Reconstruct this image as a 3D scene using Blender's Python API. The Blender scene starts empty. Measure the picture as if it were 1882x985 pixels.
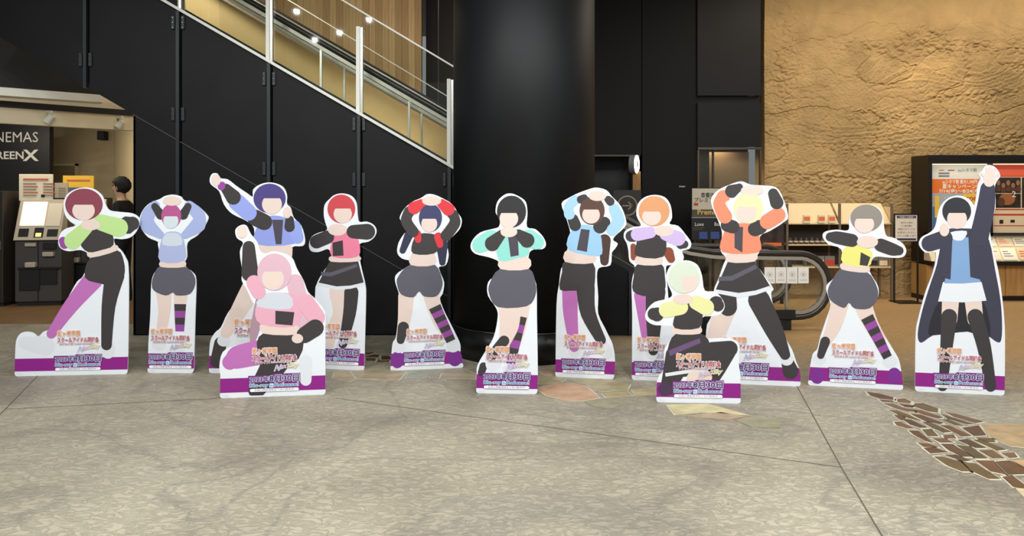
import bpy, bmesh, math, random
from mathutils import Vector, Matrix, noise
random.seed(7)
SC = bpy.context.scene
COL = SC.collection
# ------------------------------------------------------------------ camera, world, light, exposure
F, HX, HY, ZC = 1359.0, 941.0, 360.0, 1.55          # focal length in pixels, principal column, horizon row, eye height
cam_d = bpy.data.cameras.new('camera'); cam = bpy.data.objects.new('camera', cam_d); COL.objects.link(cam)
cam.location = (0, 0, ZC); cam.rotation_euler = (math.pi/2, 0, 0)
cam_d.sensor_fit = 'HORIZONTAL'; cam_d.sensor_width = 36; cam_d.lens = 36*F/1882
cam_d.shift_y = -(492.5-HY)/1882; cam_d.clip_end = 200
SC.camera = cam
SC.view_settings.view_transform = 'Standard'; SC.view_settings.look = 'None'
SC.view_settings.gamma = 1; SC.view_settings.use_curve_mapping = False
SC.view_settings.exposure = 0.0
wd = bpy.data.worlds.new('world'); SC.world = wd; wd.use_nodes = True
wd.node_tree.nodes['Background'].inputs[0].default_value = (0.9, 0.95, 1.0, 1)
wd.node_tree.nodes['Background'].inputs[1].default_value = 0.24

def area(name, loc, sx, sy, power, col, target=None, spread=180):
    d = bpy.data.lights.new(name, 'AREA'); d.shape = 'RECTANGLE'; d.size = sx; d.size_y = sy
    d.energy = power; d.color = col; d.spread = math.radians(spread)
    o = bpy.data.objects.new(name, d); COL.objects.link(o); o.location = loc
    if target is not None:
        o.rotation_euler = (Vector(target)-Vector(loc)).to_track_quat('-Z', 'Y').to_euler()
    return o
def spot(name, loc, target, power, col, ang, blend=0.6, r=0.06):
    d = bpy.data.lights.new(name, 'SPOT'); d.energy = power; d.color = col; d.spot_size = math.radians(ang)
    d.spot_blend = blend; d.shadow_soft_size = r
    o = bpy.data.objects.new(name, d); COL.objects.link(o); o.location = loc
    o.rotation_euler = (Vector(target)-Vector(loc)).to_track_quat('-Z', 'Y').to_euler()
    return o
NEUT, WARM, AMB = (0.985, 1.0, 0.99), (1.0, 0.88, 0.70), (1.0, 0.80, 0.56)
HALL = [(x, y) for y in (-2.6, -1.1, .4, 1.9, 3.4) for x in (-6.3, -4.1, -2.2, -.5, 1.2, 3.1, 5.2)]   # recessed downlights of the hall
def over_stairs(x, y):          # the strip of ceiling facing the stairwell glass is left free but for four lamps
    px, py = HX+F*x/(16.5-y), HY-F*3.42/(16.5-y)
    return 3+.597*(px-634)-8 < py < 310+.577*(px-835)+8
HALL = [p for p in HALL if not over_stairs(*p)]+[(-2.76, 2.25), (-3.98, 2.87), (-3.6, 1.1), (-4.3, .4)]
for k, (x, y) in enumerate(HALL):
    spot('downlight_lamp', (x, y, 4.96), (x, y+1.6, 0), 128, NEUT, 150, .5, .04)
area('wall_wash_light', (6.8, 10.5, 4.9), 6.2, 0.25, 74, WARM, (6.6, 11.7, 1.2))
area('landing_light', (5.0, 9.0, 4.9), 5.0, 0.8, 85, WARM, (5.0, 9.6, 0))
spot('cabinet_spot', (6.3, 10.3, 4.8), (6.7, 11.6, 2.1), 90, AMB, 60)
spot('shelf_spot', (4.6, 9.6, 4.8), (4.7, 11.2, 0.9), 110, WARM, 40)
area('stairwell_light', (-3.0, 9.6, 4.9), 4.5, 0.4, 80, WARM, (-3.1, 11.2, 2.0))
area('cove_light', (-1.6, 9.98, 1.7), 3.0, 0.06, 55, AMB, (-1.7, 10.2, 2.5))
spot('vestibule_lamp', (3.3, 12.0, 2.55), (3.3, 12.15, 1.6), 45, AMB, 130, .8)
area('lobby_light', (-6.9, 10.4, 2.6), 2.0, 0.3, 24, WARM, (-6.9, 11.2, 0.3))

# ------------------------------------------------------------------ helpers
def at(px, py, Y):
    return Vector(((px-HX)*Y/F, Y, ZC-(py-HY)*Y/F))
def onfloor(px, py, z=0.0):
    Y = F*(ZC-z)/(py-HY)
    return Vector(((px-HX)*Y/F, Y, z))
def lin(c):
    if isinstance(c, str): c = tuple(int(c[i:i+2], 16) for i in (0, 2, 4))
    r = []
    for v in c:
        v /= 255.0
        r.append(v/12.92 if v <= .04045 else ((v+.055)/1.055)**2.4)
    return (r[0], r[1], r[2], 1)
MATS = {}
def mat(name, col, rough=.6, metal=0., spec=.5, var=0., vscale=8., bump=0., bscale=40., emit=0., emcol=None, stretch=(1, 1, 1), dist=0.):
    if name in MATS: return MATS[name]
    m = bpy.data.materials.new(name); m.use_nodes = True; MATS[name] = m
    nt = m.node_tree; b = nt.nodes['Principled BSDF']
    c = lin(col)
    b.inputs['Base Color'].default_value = c
    b.inputs['Roughness'].default_value = rough; b.inputs['Metallic'].default_value = metal
    b.inputs['Specular IOR Level'].default_value = spec
    if emit:
        b.inputs['Emission Color'].default_value = lin(emcol or col); b.inputs['Emission Strength'].default_value = emit
    if var or bump:
        tc = nt.nodes.new('ShaderNodeTexCoord'); mp = nt.nodes.new('ShaderNodeMapping'); mp.inputs['Scale'].default_value = stretch
        nt.links.new(tc.outputs['Object'], mp.inputs[0])
        if var:
            n = nt.nodes.new('ShaderNodeTexNoise'); n.inputs['Scale'].default_value = vscale; n.inputs['Detail'].default_value = 6
            n.inputs['Distortion'].default_value = dist
            nt.links.new(mp.outputs[0], n.inputs['Vector'])
            r = nt.nodes.new('ShaderNodeValToRGB'); r.color_ramp.elements[0].position = .3; r.color_ramp.elements[1].position = .7
            r.color_ramp.elements[0].color = tuple(v*(1-var) for v in c[:3])+(1,)
            r.color_ramp.elements[1].color = tuple(min(1, v*(1+var)) for v in c[:3])+(1,)
            nt.links.new(n.outputs[0], r.inputs[0]); nt.links.new(r.outputs[0], b.inputs['Base Color'])
        if bump:
            n2 = nt.nodes.new('ShaderNodeTexNoise'); n2.inputs['Scale'].default_value = bscale; n2.inputs['Detail'].default_value = 5
            nt.links.new(mp.outputs[0], n2.inputs['Vector'])
            bp = nt.nodes.new('ShaderNodeBump'); bp.inputs['Strength'].default_value = bump; bp.inputs['Distance'].default_value = .02
            nt.links.new(n2.outputs[0], bp.inputs['Height']); nt.links.new(bp.outputs[0], b.inputs['Normal'])
    return m
def glass(name, tint, refl=.10):
    if name in MATS: return MATS[name]
    m = bpy.data.materials.new(name); m.use_nodes = True; MATS[name] = m; nt = m.node_tree
    for n in list(nt.nodes):
        if n.type == 'BSDF_PRINCIPLED': nt.nodes.remove(n)
    out = nt.nodes['Material Output']; t = nt.nodes.new('ShaderNodeBsdfTransparent'); t.inputs[0].default_value = lin(tint)
    g = nt.nodes.new('ShaderNodeBsdfGlossy'); g.inputs['Roughness'].default_value = .02
    fr = nt.nodes.new('ShaderNodeFresnel'); fr.inputs[0].default_value = 1.5
    mx = nt.nodes.new('ShaderNodeMixShader')
    nt.links.new(fr.outputs[0], mx.inputs[0]); nt.links.new(t.outputs[0], mx.inputs[1]); nt.links.new(g.outputs[0], mx.inputs[2])
    nt.links.new(mx.outputs[0], out.inputs[0])
    return m

class G:
    """collects shapes in world (or parent-local) coordinates"""
    def __init__(s): s.v = []; s.f = []
    def add(s, vs, fs):
        k = len(s.v); s.v += [tuple(p) for p in vs]; s.f += [tuple(i+k for i in f) for f in fs]; return s
    def box(s, x0, x1, y0, y1, z0, z1):
        return s.add([(x0,y0,z0),(x1,y0,z0),(x1,y1,z0),(x0,y1,z0),(x0,y0,z1),(x1,y0,z1),(x1,y1,z1),(x0,y1,z1)],
                     [(0,3,2,1),(4,5,6,7),(0,1,5,4),(1,2,6,5),(2,3,7,6),(3,0,4,7)])
    def prism(s, pts, d):
        """pts: 3D polygon, extruded by vector d"""
        d = Vector(d); n = len(pts); a = [Vector(p) for p in pts]
        nn = Vector((0, 0, 0))
        for i in range(n): nn += a[i].cross(a[(i+1) % n])
        if nn.dot(d) > 0: a.reverse()
        return s.add(a+[p+d for p in a], [tuple(range(n)), tuple(range(2*n-1, n-1, -1))]+[(i, n+i, n+(i+1) % n, (i+1) % n) for i in range(n)])
    def flat(s, pts):
        return s.add(pts, [tuple(range(len(pts)))])
    def tube(s, pts, r, seg=10, cap=True):
        pts = [Vector(p) for p in pts]; n = len(pts); rs = r if isinstance(r, (list, tuple)) else [r]*n
        k0 = []; up = None; vs = []; fs = []
        for i, p in enumerate(pts):
            t = (pts[min(i+1, n-1)]-pts[max(i-1, 0)]).normalized()
            if up is None: up = Vector((0, 0, 1)) if abs(t.z) < .9 else Vector((0, 1, 0))
            a = t.cross(up).normalized(); b = a.cross(t).normalized(); up = b
            for j in range(seg):
                th = 2*math.pi*j/seg
                vs.append(p+a*math.cos(th)*rs[i]+b*math.sin(th)*rs[i])
        for i in range(n-1):
            for j in range(seg):
                j2 = (j+1) % seg
                fs.append((i*seg+j, i*seg+j2, (i+1)*seg+j2, (i+1)*seg+j))
        if cap:
            fs.append(tuple(range(seg-1, -1, -1))); fs.append(tuple((n-1)*seg+j for j in range(seg)))
        return s.add(vs, fs)
    def sweep(s, pts, hw, hh):
        """rectangular bar along a path lying in an XZ plane; hw half depth (y), hh half height (in plane)"""
        pts = [Vector(p) for p in pts]; n = len(pts); vs = []; fs = []
        for i, p in enumerate(pts):
            t = (pts[min(i+1, n-1)]-pts[max(i-1, 0)]).normalized(); b = Vector((-t.z, 0, t.x)); a = Vector((0, 1, 0))
            vs += [p-a*hw-b*hh, p+a*hw-b*hh, p+a*hw+b*hh, p-a*hw+b*hh]
        for i in range(n-1):
            for j in range(4):
                j2 = (j+1) % 4; fs.append((i*4+j, i*4+j2, i*4+4+j2, i*4+4+j))
        fs += [(3,2,1,0), tuple((n-1)*4+j for j in range(4))]
        return s.add(vs, fs)
    def lathe(s, prof, c, seg=32):
        vs = []; fs = []; n = len(prof)
        for (r, z) in prof:
            for j in range(seg):
                th = 2*math.pi*j/seg; vs.append((c[0]+r*math.cos(th), c[1]+r*math.sin(th), c[2]+z))
        for i in range(n-1):
            for j in range(seg):
                j2 = (j+1) % seg; fs.append((i*seg+j, i*seg+j2, (i+1)*seg+j2, (i+1)*seg+j))
        fs += [tuple(range(seg-1, -1, -1)), tuple((n-1)*seg+j for j in range(seg))]
        return s.add(vs, fs)
    def build(s, name, m, parent=None, local=False, smooth=False, bevel=0.):
        me = bpy.data.meshes.new(name)
        off = Vector((0, 0, 0))
        if parent is not None and not local:
            p = parent
            while p is not None: off += p.location; p = p.parent
        me.from_pydata([tuple(Vector(p)-off) for p in s.v], [], s.f)
        bm = bmesh.new(); bm.from_mesh(me)
        if len(s.f) > 1: bmesh.ops.recalc_face_normals(bm, faces=bm.faces)
        if bevel: bmesh.ops.bevel(bm, geom=list(bm.edges), offset=bevel, segments=2, affect='EDGES', profile=.5, clamp_overlap=True)
        bm.to_mesh(me); bm.free(); me.update()
        if smooth:
            for p in me.polygons: p.use_smooth = True
        me.materials.append(m)
        o = bpy.data.objects.new(name, me); COL.objects.link(o)
        if parent is not None: o.parent = parent
        return o
def tag(o, label, cat, group=None):
    o['label'] = label; o['category'] = cat
    if group: o['group'] = group
    return o
def thing(name, label, cat, loc, rz=0., group=None):
    o = bpy.data.objects.new(name, None); COL.objects.link(o); o.location = loc; o.rotation_euler = (0, 0, rz)
    o.empty_display_size = .1
    return tag(o, label, cat, group)
def struct(o, label=None):
    o['kind'] = 'structure'
    if label: o['label'] = label
    return o
_tx = {}
def text_geo(s, bold=0.):
    k = (s, bold)
    if k not in _tx:
        cu = bpy.data.curves.new('t', 'FONT'); cu.body = s; cu.size = 1; cu.resolution_u = 2; cu.offset = bold
        o = bpy.data.objects.new('t', cu); COL.objects.link(o)
        dg = bpy.context.evaluated_depsgraph_get(); dg.update()
        me = bpy.data.meshes.new_from_object(o.evaluated_get(dg))
        _tx[k] = ([(v.co.x, v.co.y) for v in me.vertices], [tuple(p.vertices) for p in me.polygons])
        bpy.data.objects.remove(o); bpy.data.curves.remove(cu); bpy.data.meshes.remove(me)
    return _tx[k]
def text(name, s, mt, parent, origin, ux, uz, width, height=None, bold=0., lift=None, slope=0., local=True, italic=0., halo=0.):
    """flat lettering: origin = left end of the baseline, ux / uz = unit vectors along and up, width = run length;
    height = height of a full-size glyph (defaults to natural proportions)"""
    vs, fs = text_geo(s, bold); bv, _ = text_geo(s, 0.)
    x0 = min(p[0] for p in bv); x1 = max(p[0] for p in bv)
    k = width/(x1-x0); kz = k if height is None else height/0.85
    o3, ux, uz = Vector(origin), Vector(ux), Vector(uz); lf = Vector(lift or (0, 0, 0))
    g = G(); dirs = [(0, 0)] if not halo else [(halo*math.cos(a), halo*math.sin(a)) for a in [math.pi/4*i for i in range(8)]]+[(0, 0)]
    for dx, dy in dirs:
        g.add([o3+ux*((x-x0+dx)*k+italic*(y+dy)*kz)+uz*((y+dy)*kz+slope*(x-x0)*k)+lf for x, y in vs], fs)
    return g.build(name, mt, parent, local=local)

# ------------------------------------------------------------------ materials
M_black = mat('black_panel', (24, 24, 26), .5, var=.15, vscale=2, spec=.2)
M_post = mat('post_grey', (34, 36, 39), .45)
M_gap = mat('joint_black', (6, 6, 7), .8)
M_bolt = mat('bolt_steel', (120, 120, 118), .3, 1)
M_white = mat('white_paint', (232, 232, 222), .4)
M_steel = mat('brushed_steel', (176, 168, 156), .36, .55, var=.12, vscale=30, stretch=(.3, 1, 6))
M_rubber = mat('handrail_rubber', (44, 40, 36), .32)
M_glass = glass('clear_glass', (246, 249, 246))
M_trim = mat('aluminium', (190, 188, 180), .3, .8)
M_beige = mat('lobby_plaster', (186, 170, 136), .8, var=.05, vscale=3)
M_cream = mat('soffit_cream', (214, 202, 172), .7)
M_dark = mat('dark_paint', (16, 16, 17), .55)
M_paper = mat('paper', (236, 232, 222), .7)
M_ink = mat('ink', (34, 34, 40), .7)

# ------------------------------------------------------------------ floor
def floor_material():
    m = bpy.data.materials.new('stamped_concrete'); m.use_nodes = True; nt = m.node_tree; b = nt.nodes['Principled BSDF']
    N = nt.nodes.new; L = nt.links.new
    tc = N('ShaderNodeTexCoord'); sep = N('ShaderNodeSeparateXYZ'); L(tc.outputs['Object'], sep.inputs[0])
    n1 = N('ShaderNodeTexNoise'); n1.inputs['Scale'].default_value = .9; n1.inputs['Detail'].default_value = 5; n1.inputs['Distortion'].default_value = .6
    L(tc.outputs['Object'], n1.inputs['Vector'])
    r1 = N('ShaderNodeValToRGB'); e = r1.color_ramp.elements
    e[0].position = .30; e[0].color = lin((144, 135, 119)); e[1].position = .70; e[1].color = lin((182, 174, 153))
    x = r1.color_ramp.elements.new(.5); x.color = lin((168, 160, 140))
    L(n1.outputs[0], r1.inputs[0])
    # grey veins
    n2 = N('ShaderNodeTexNoise'); n2.inputs['Scale'].default_value = .55; n2.inputs['Detail'].default_value = 3; n2.inputs['Distortion'].default_value = 1.2
    L(tc.outputs['Object'], n2.inputs['Vector'])
    a = N('ShaderNodeMath'); a.operation = 'SUBTRACT'; a.inputs[1].default_value = .5; L(n2.outputs[0], a.inputs[0])
    a2 = N('ShaderNodeMath'); a2.operation = 'ABSOLUTE'; L(a.outputs[0], a2.inputs[0])
    mr = N('ShaderNodeMapRange'); mr.inputs[1].default_value = 0; mr.inputs[2].default_value = .03; mr.inputs[3].default_value = .42; mr.inputs[4].default_value = 0
    L(a2.outputs[0], mr.inputs[0])
    mx = N('ShaderNodeMix'); mx.data_type = 'RGBA'; L(mr.outputs[0], mx.inputs[0]); L(r1.outputs[0], mx.inputs[6]); mx.inputs[7].default_value = lin((128, 122, 116))
    # crinkled stamp relief
    mp = N('ShaderNodeMapping'); mp.inputs['Rotation'].default_value = (0, 0, .5); mp.inputs['Scale'].default_value = (1, 1.7, 1); L(tc.outputs['Object'], mp.inputs[0])
    n3 = N('ShaderNodeTexNoise'); n3.inputs['Scale'].default_value = 13; n3.inputs['Detail'].default_value = 6; n3.inputs['Roughness'].default_value = .6; n3.inputs['Distortion'].default_value = .7
    L(mp.outputs[0], n3.inputs['Vector'])
    rg = N('ShaderNodeMath'); rg.operation = 'SUBTRACT'; rg.inputs[1].default_value = .5; L(n3.outputs[0], rg.inputs[0])
    ra = N('ShaderNodeMath'); ra.operation = 'ABSOLUTE'; L(rg.outputs[0], ra.inputs[0])
    cr = N('ShaderNodeMapRange'); cr.inputs[1].default_value = 0; cr.inputs[2].default_value = .075; L(ra.outputs[0], cr.inputs[0])
    # colour darkened along the creases of the relief
    cm = N('ShaderNodeMix'); cm.data_type = 'RGBA'; cm.blend_type = 'MULTIPLY'; cm.inputs[0].default_value = .15
    rr = N('ShaderNodeValToRGB'); rr.color_ramp.elements[0].color = (.45, .43, .40, 1); rr.color_ramp.elements[1].color = (1, 1, 1, 1); rr.color_ramp.elements[1].position = .6
    L(cr.outputs[0], rr.inputs[0]); L(mx.outputs[2], cm.inputs[6]); L(rr.outputs[0], cm.inputs[7])
    # brown of the inner halls: stained concrete, with warm lamplight painted in
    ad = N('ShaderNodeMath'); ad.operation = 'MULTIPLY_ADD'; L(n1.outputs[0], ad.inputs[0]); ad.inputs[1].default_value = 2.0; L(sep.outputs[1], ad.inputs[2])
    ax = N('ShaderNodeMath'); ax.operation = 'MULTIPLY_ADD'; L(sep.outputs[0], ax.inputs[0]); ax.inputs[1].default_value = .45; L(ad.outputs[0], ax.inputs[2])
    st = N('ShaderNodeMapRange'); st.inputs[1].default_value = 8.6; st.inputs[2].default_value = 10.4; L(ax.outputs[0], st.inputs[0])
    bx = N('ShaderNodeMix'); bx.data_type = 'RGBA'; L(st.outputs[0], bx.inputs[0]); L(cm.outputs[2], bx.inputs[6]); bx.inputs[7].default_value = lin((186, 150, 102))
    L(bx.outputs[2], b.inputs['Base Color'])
    bp = N('ShaderNodeBump'); bp.inputs['Strength'].default_value = .6; bp.inputs['Distance'].default_value = .011
    L(cr.outputs[0], bp.inputs['Height']); L(bp.outputs[0], b.inputs['Normal'])
    b.inputs['Roughness'].default_value = .48; b.inputs['Specular IOR Level'].default_value = .4
    return m
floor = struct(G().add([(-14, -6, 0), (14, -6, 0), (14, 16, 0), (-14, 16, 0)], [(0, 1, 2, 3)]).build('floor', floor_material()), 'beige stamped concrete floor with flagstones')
struct(G().box(-14, at(243, 0, 8.95).x, 8.95, 12.4, -.01, .003).build('floor_lobby', mat('lobby_floor', (128, 98, 62), .4, var=.15, vscale=4)), 'brown floor of the ticket lobby')
# saw-cut joints
M_joint = mat('floor_joint', (92, 86, 74), .9)
for pts in ([(619, 732), (1546, 859)], [(1462, 705), (1546, 859), (1621, 985), (1700, 1120)], [(10, 752), (405, 732)], [(70, 690), (10, 752), (-120, 880)], [(250, 640), (70, 690)]):
    g = G()
    for (p, q) in zip(pts[:-1], pts[1:]):
        a, b_ = onfloor(*p), onfloor(*q); d = (b_-a).normalized(); n = Vector((-d.y, d.x, 0))*.004
        g.flat([a-n+Vector((0, 0, .0012)), b_-n+Vector((0, 0, .0012)), b_+n+Vector((0, 0, .0012)), a+n+Vector((0, 0, .0012))])
    g.build('floor_joint', M_joint, floor)
STONES = []
def zc(o, s, pts): return [(o[0]+s*x, o[1]+s*y) for x, y in pts]
BR = [(92, 64, 38), (106, 70, 42), (98, 78, 42), (80, 58, 36), (112, 82, 56), (90, 74, 42)]
for i, p in enumerate([
 [(620,130),(690,140),(785,165),(785,180),(700,172),(640,152)], [(695,176),(775,183),(790,192),(715,190)], [(800,175),(850,170),(890,190),(880,200),(805,192)],
 [(720,198),(770,200),(840,225),(930,250),(870,250),(780,225)], [(815,203),(890,212),(900,225),(850,222)], [(905,200),(955,198),(1050,230),(1050,255),(990,248),(895,215)],
 [(750,238),(800,242),(880,270),(950,305),(880,290),(800,262)], [(870,232),(940,240),(1080,285),(1050,290),(960,268)], [(785,270),(825,268),(860,290),(820,297)],
 [(880,262),(940,265),(1080,318),(1060,325),(970,305)], [(1060,262),(1120,280),(1260,325),(1220,325),(1100,290)], [(1085,250),(1150,262),(1320,310),(1270,318),(1140,280)],
 [(785,310),(820,308),(905,350),(860,348),(800,330)], [(840,298),(880,295),(985,345),(940,345),(880,325)], [(950,310),(1000,312),(1130,370),(1080,375),(1010,345)],
 [(1065,295),(1110,295),(1200,335),(1150,330)], [(1060,330),(1110,330),(1250,395),(1190,398),(1110,355)], [(1185,345),(1290,330),(1335,390),(1260,395)],
 [(870,360),(930,362),(1020,435),(975,425),(900,385)], [(950,355),(1010,352),(1050,395),(985,395)], [(1075,390),(1140,385),(1155,408),(1085,408)],
 [(1010,408),(1090,408),(1140,432),(1060,432)], [(1160,418),(1220,410),(1335,465),(1270,465)], [(1270,405),(1370,408),(1390,430),(1330,430)],
 [(1250,415),(1310,418),(1455,475),(1400,482),(1330,450)], [(925,435),(985,437),(1050,460),(960,458)], [(960,465),(1030,463),(1110,490),(1000,497)],
 [(1060,440),(1130,440),(1255,518),(1190,518),(1110,480)], [(1150,445),(1240,455),(1345,528),(1270,528)], [(1285,478),(1370,475),(1445,527),(1370,528)],
 [(1420,495),(1500,492),(1520,520),(1470,525)], [(1085,505),(1150,505),(1245,540),(1190,545)], [(1020,515),(1070,515),(1180,545),(1245,605),(1190,605),(1100,570)],
 [(1190,550),(1270,555),(1420,650),(1350,650),(1240,600)], [(1265,538),(1370,540),(1455,625),(1360,605)], [(1380,545),(1470,538),(1570,590),(1600,620),(1460,625)],
 [(1425,635),(1490,630),(1570,690),(1600,720),(1490,695)]]):
    STONES.append((zc((1400, 680), .3096, p), BR[(i*5+i//3) % 6], True))
for p, c in [([(20,600),(180,560),(330,560),(450,590),(550,680),(400,705),(300,705),(110,660)], (186,150,120)), ([(30,520),(180,500),(270,525),(230,550),(40,565)], (160,150,116)),
             ([(290,530),(560,520),(800,570),(780,612),(560,630),(450,570)], (168,156,120)), ([(565,642),(770,620),(820,662),(600,680)], (164,150,112)),
             ([(805,612),(1000,592),(1010,652),(845,662)], (178,164,122)), ([(420,714),(690,697),(740,740),(640,768),(500,755)], (146,142,116)), ([(45,460),(180,450),(180,490),(90,490)], (168,140,116))]:
    STONES.append((zc((980, 580), .2234, p), c, c[0] != 146))
for p, c in [([(570,368),(720,365),(880,408),(700,396),(600,406)], (196,186,140)), ([(640,410),(770,396),(860,412),(800,425),(700,417)], (170,150,122)), ([(820,426),(885,410),(990,425),(990,455),(880,450)], (144,140,112))]:
    STONES.append((zc((940, 560), .5005, p), c, c[0] == 196))
for p, c in [([(345,325),(470,320),(410,345),(345,350)], BR[0]), ([(440,350),(530,355),(500,385),(345,380)], BR[3]), ([(350,392),(480,397),(470,430),(350,430)], BR[2]), ([(540,370),(650,365),(670,410),(540,415)], BR[0]), ([(500,422),(650,420),(640,442),(480,445)], BR[4]),
             ([(840,636),(885,560),(960,565),(1110,610),(1050,640)], (150,154,140)), ([(965,553),(1380,545),(1200,592),(1120,602)], (146,150,136)), ([(1140,625),(1210,598),(1240,645),(1150,645)], (150,140,116)),
             ([(1265,640),(1290,580),(1560,520),(1720,590),(1710,655)], (160,148,124)), ([(-60,640),(-40,560),(150,560),(225,655),(150,690)], (176,158,126)), ([(170,560),(345,530),(640,540),(860,560),(760,670),(240,650)], (168,154,126))]:
    STONES.append((zc((620, 600), .1488, p), c, True))
for p, c in [([(1297,325),(1430,322),(1620,330),(1640,470),(1480,455),(1352,400)], (176,150,112)), ([(1480,538),(1600,532),(1620,590),(1572,588)], (180,150,108)), ([(1505,702),(1600,712),(1640,790),(1580,780)], (200,186,146))]:
    STONES.append((zc((1400, 680), .3096, p), c, True))
mort = G()
for pts, c, has in STONES:
    w = [onfloor(*p) for p in pts]; cen = sum(w, Vector())/len(w)
    if has:
        mort.flat([p+(p-cen).normalized()*(.016 if c in BR else .008)+Vector((0, 0, .0015)) for p in w])
    mt = mat('flagstone_%d_%d_%d' % c, c, .5, var=.18, vscale=9, bump=.25, bscale=30)
    w = [cen+(p-cen)*(.95 if c in BR else .975) for p in w]
    G().prism([p+Vector((0, 0, .0005)) for p in w], (0, 0, .004)).build('flagstone', mt, floor)
mort.build('mortar', mat('pale_mortar', (202, 196, 174), .85, var=.1, vscale=20), floor)

# ------------------------------------------------------------------ ceiling, column, walls
ceil = struct(G().box(-14, 14, -6, 16, 5.0, 5.2).build('ceiling', mat('ceiling_paint', (120, 116, 108), .8)), 'hall ceiling')
for (x, y) in HALL:
    d = thing('downlight', 'round recessed downlight in the hall ceiling above the camera', 'downlight', (x, y, 4.99), 0, 'downlights in the hall ceiling')
    G().lathe([(.10, 0), (.10, -.012), (.075, -.012)], (x, y, 4.995), 20).build('rim', M_white, d)
    G().lathe([(.05, 0), (.05, -.006)], (x, y, 4.985), 20).build('lamp', mat('lamp_glow', (255, 244, 226), emit=6), d)
cx, cy, cr = .12, 7.46, .71
col = thing('column', 'thick glossy black round column in the middle of the hall', 'column', (cx, cy, 0)); col['kind'] = 'structure'; del col['category']
G().lathe([(cr, .30), (cr, 5.0)], (cx, cy, 0), 96).build('shaft', mat('column_black', (13, 15, 18), .55, var=.4, vscale=3, spec=.3, stretch=(1, 1, .35), bump=.05, bscale=5), col, smooth=True)
G().lathe([(cr+.012, 0), (cr+.012, .285)], (cx, cy, 0), 96).build('base', mat('column_base', (14, 15, 17), .35), col, smooth=True)
G().lathe([(cr+.016, .283), (cr+.016, .291)], (cx, cy, 0), 96).build('base_ring', M_bolt, col, smooth=True)

# escalator cladding: black panels with a 30 degree top edge and seam
YP = 8.2
clad = thing('wall_escalator', 'black panelled cladding of the escalator', 'wall', (0, YP, 0)); clad['kind'] = 'structure'; del clad['category']
top = lambda x: 310+.577*(x-835)
seam = lambda x: 208+.577*(x-240)
JX = [-7, 160, 330, 497, 662, 828, 995, 1160, 1300]
def panel(pts, name='panel'):
    G().prism([at(x, y, YP) for x, y in pts], (0, .03, 0)).build(name, M_black, clad)
for a, b_ in zip(JX[:-1], JX[1:]):
    ga, gb = a+4.5, b_-4.5
    if b_ <= 331: yt = lambda x: -140
    elif a < 331: yt = lambda x: max(top(x), -140)
    else: yt = lambda x: top(x)
    # upper band, between top edge and seam
    if a < 1000:
        if b_ <= 331: up = [(ga, -140), (gb, -140)]
        else: up = [(ga, top(ga)+3), (gb, top(gb)+3)]
        lo = [(gb, min(seam(gb), 617)-1), (ga, min(seam(ga), 617)-1)]
        panel(up+lo)
    else:
        panel([(ga, top(ga)+3), (gb, min(top(gb)+3, 590)), (gb, 617), (ga, 617)])
    if b_ > 245 and seam(max(ga, 246)) < 610:
        g0 = max(ga, 246)
        pl = [(g0, seam(g0)+1.5), (gb, min(seam(gb)+1.5, 610)), (gb, 614), (g0, 614)]
        panel(pl)
G().box(at(243, 0, YP).x, at(1300, 0, YP).x, YP+.03, YP+.05, 0.0, at(0, 612, YP).z).build('kick_strip', M_gap, clad)
G().prism([at(0, 69-150, YP+.2)]+[at(x, y, YP+.2) for x, y in [(-60, -140), (330, -140), (340, top(340)+12), (1300, top(1300)+12), (1300, 612), (262, 612), (262, seam(262)-8), (0, 69-6), (-60, 30)]][0:], (0, .03, 0)).build('backing', M_gap, clad)
pl_l = at(245, 300, YP).x
G().prism([at(245, seam(245)+1, YP), at(245, 616, YP), at(249, 616, YP), at(249, seam(249)+1, YP)], (0, .25, 0)).build('end_panel', M_black, clad)
for x in JX[1:-1]:
    yt = max(top(x)+2, -140) if x > 200 else -140; yb = 614 if x > 245 else seam(x)
    if yt < yb:
        a = at(x-5, yt, YP); b_ = at(x+1, yb, YP)
        G().box(a.x, b_.x, YP-.03, YP+.02, b_.z, a.z).build('joint_post', M_post, clad)
BRK = [(160, 110), (330, 42), (330, 210), (497, 145), (497, 310), (662, 228), (662, 330), (828, 330), (497, 560), (330, 560), (160, -20)]
for x, y in BRK:
    for sx in (-1, 1):
        c = at(x-2+sx*9, y, YP); g = G().box(c.x-.018, c.x+.018, YP-.022, YP, c.z-.075, c.z+.075)
        br = g.build('bracket', M_post, clad, bevel=.004)
        gb_ = G()
        for k in (-1, 0, 1):
            gb_.lathe([(.006, 0), (.006, .006)], (0, 0, 0), 6)
            n = 12; gb_.v[-n:] = [(c.x+v[0], YP-.022-v[2], c.z+k*.055+v[1]) for v in gb_.v[-n:]]
        gb_.build('bolts', M_bolt, br)

slope_seam = [(249, seam(249)), (828, seam(828))]
G().prism([at(slope_seam[0][0], slope_seam[0][1]-.7, YP-.002), at(slope_seam[1][0], slope_seam[1][1]-.7, YP-.002), at(slope_seam[1][0], slope_seam[1][1]+.5, YP-.002), at(slope_seam[0][0], slope_seam[0][1]+.5, YP-.002)], (0, .01, 0)).build('seam_highlight', mat('seam_highlight_tone', (96, 92, 86), .4), clad)  # edge highlight along the seam, painted as a thin lighter strip
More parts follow.
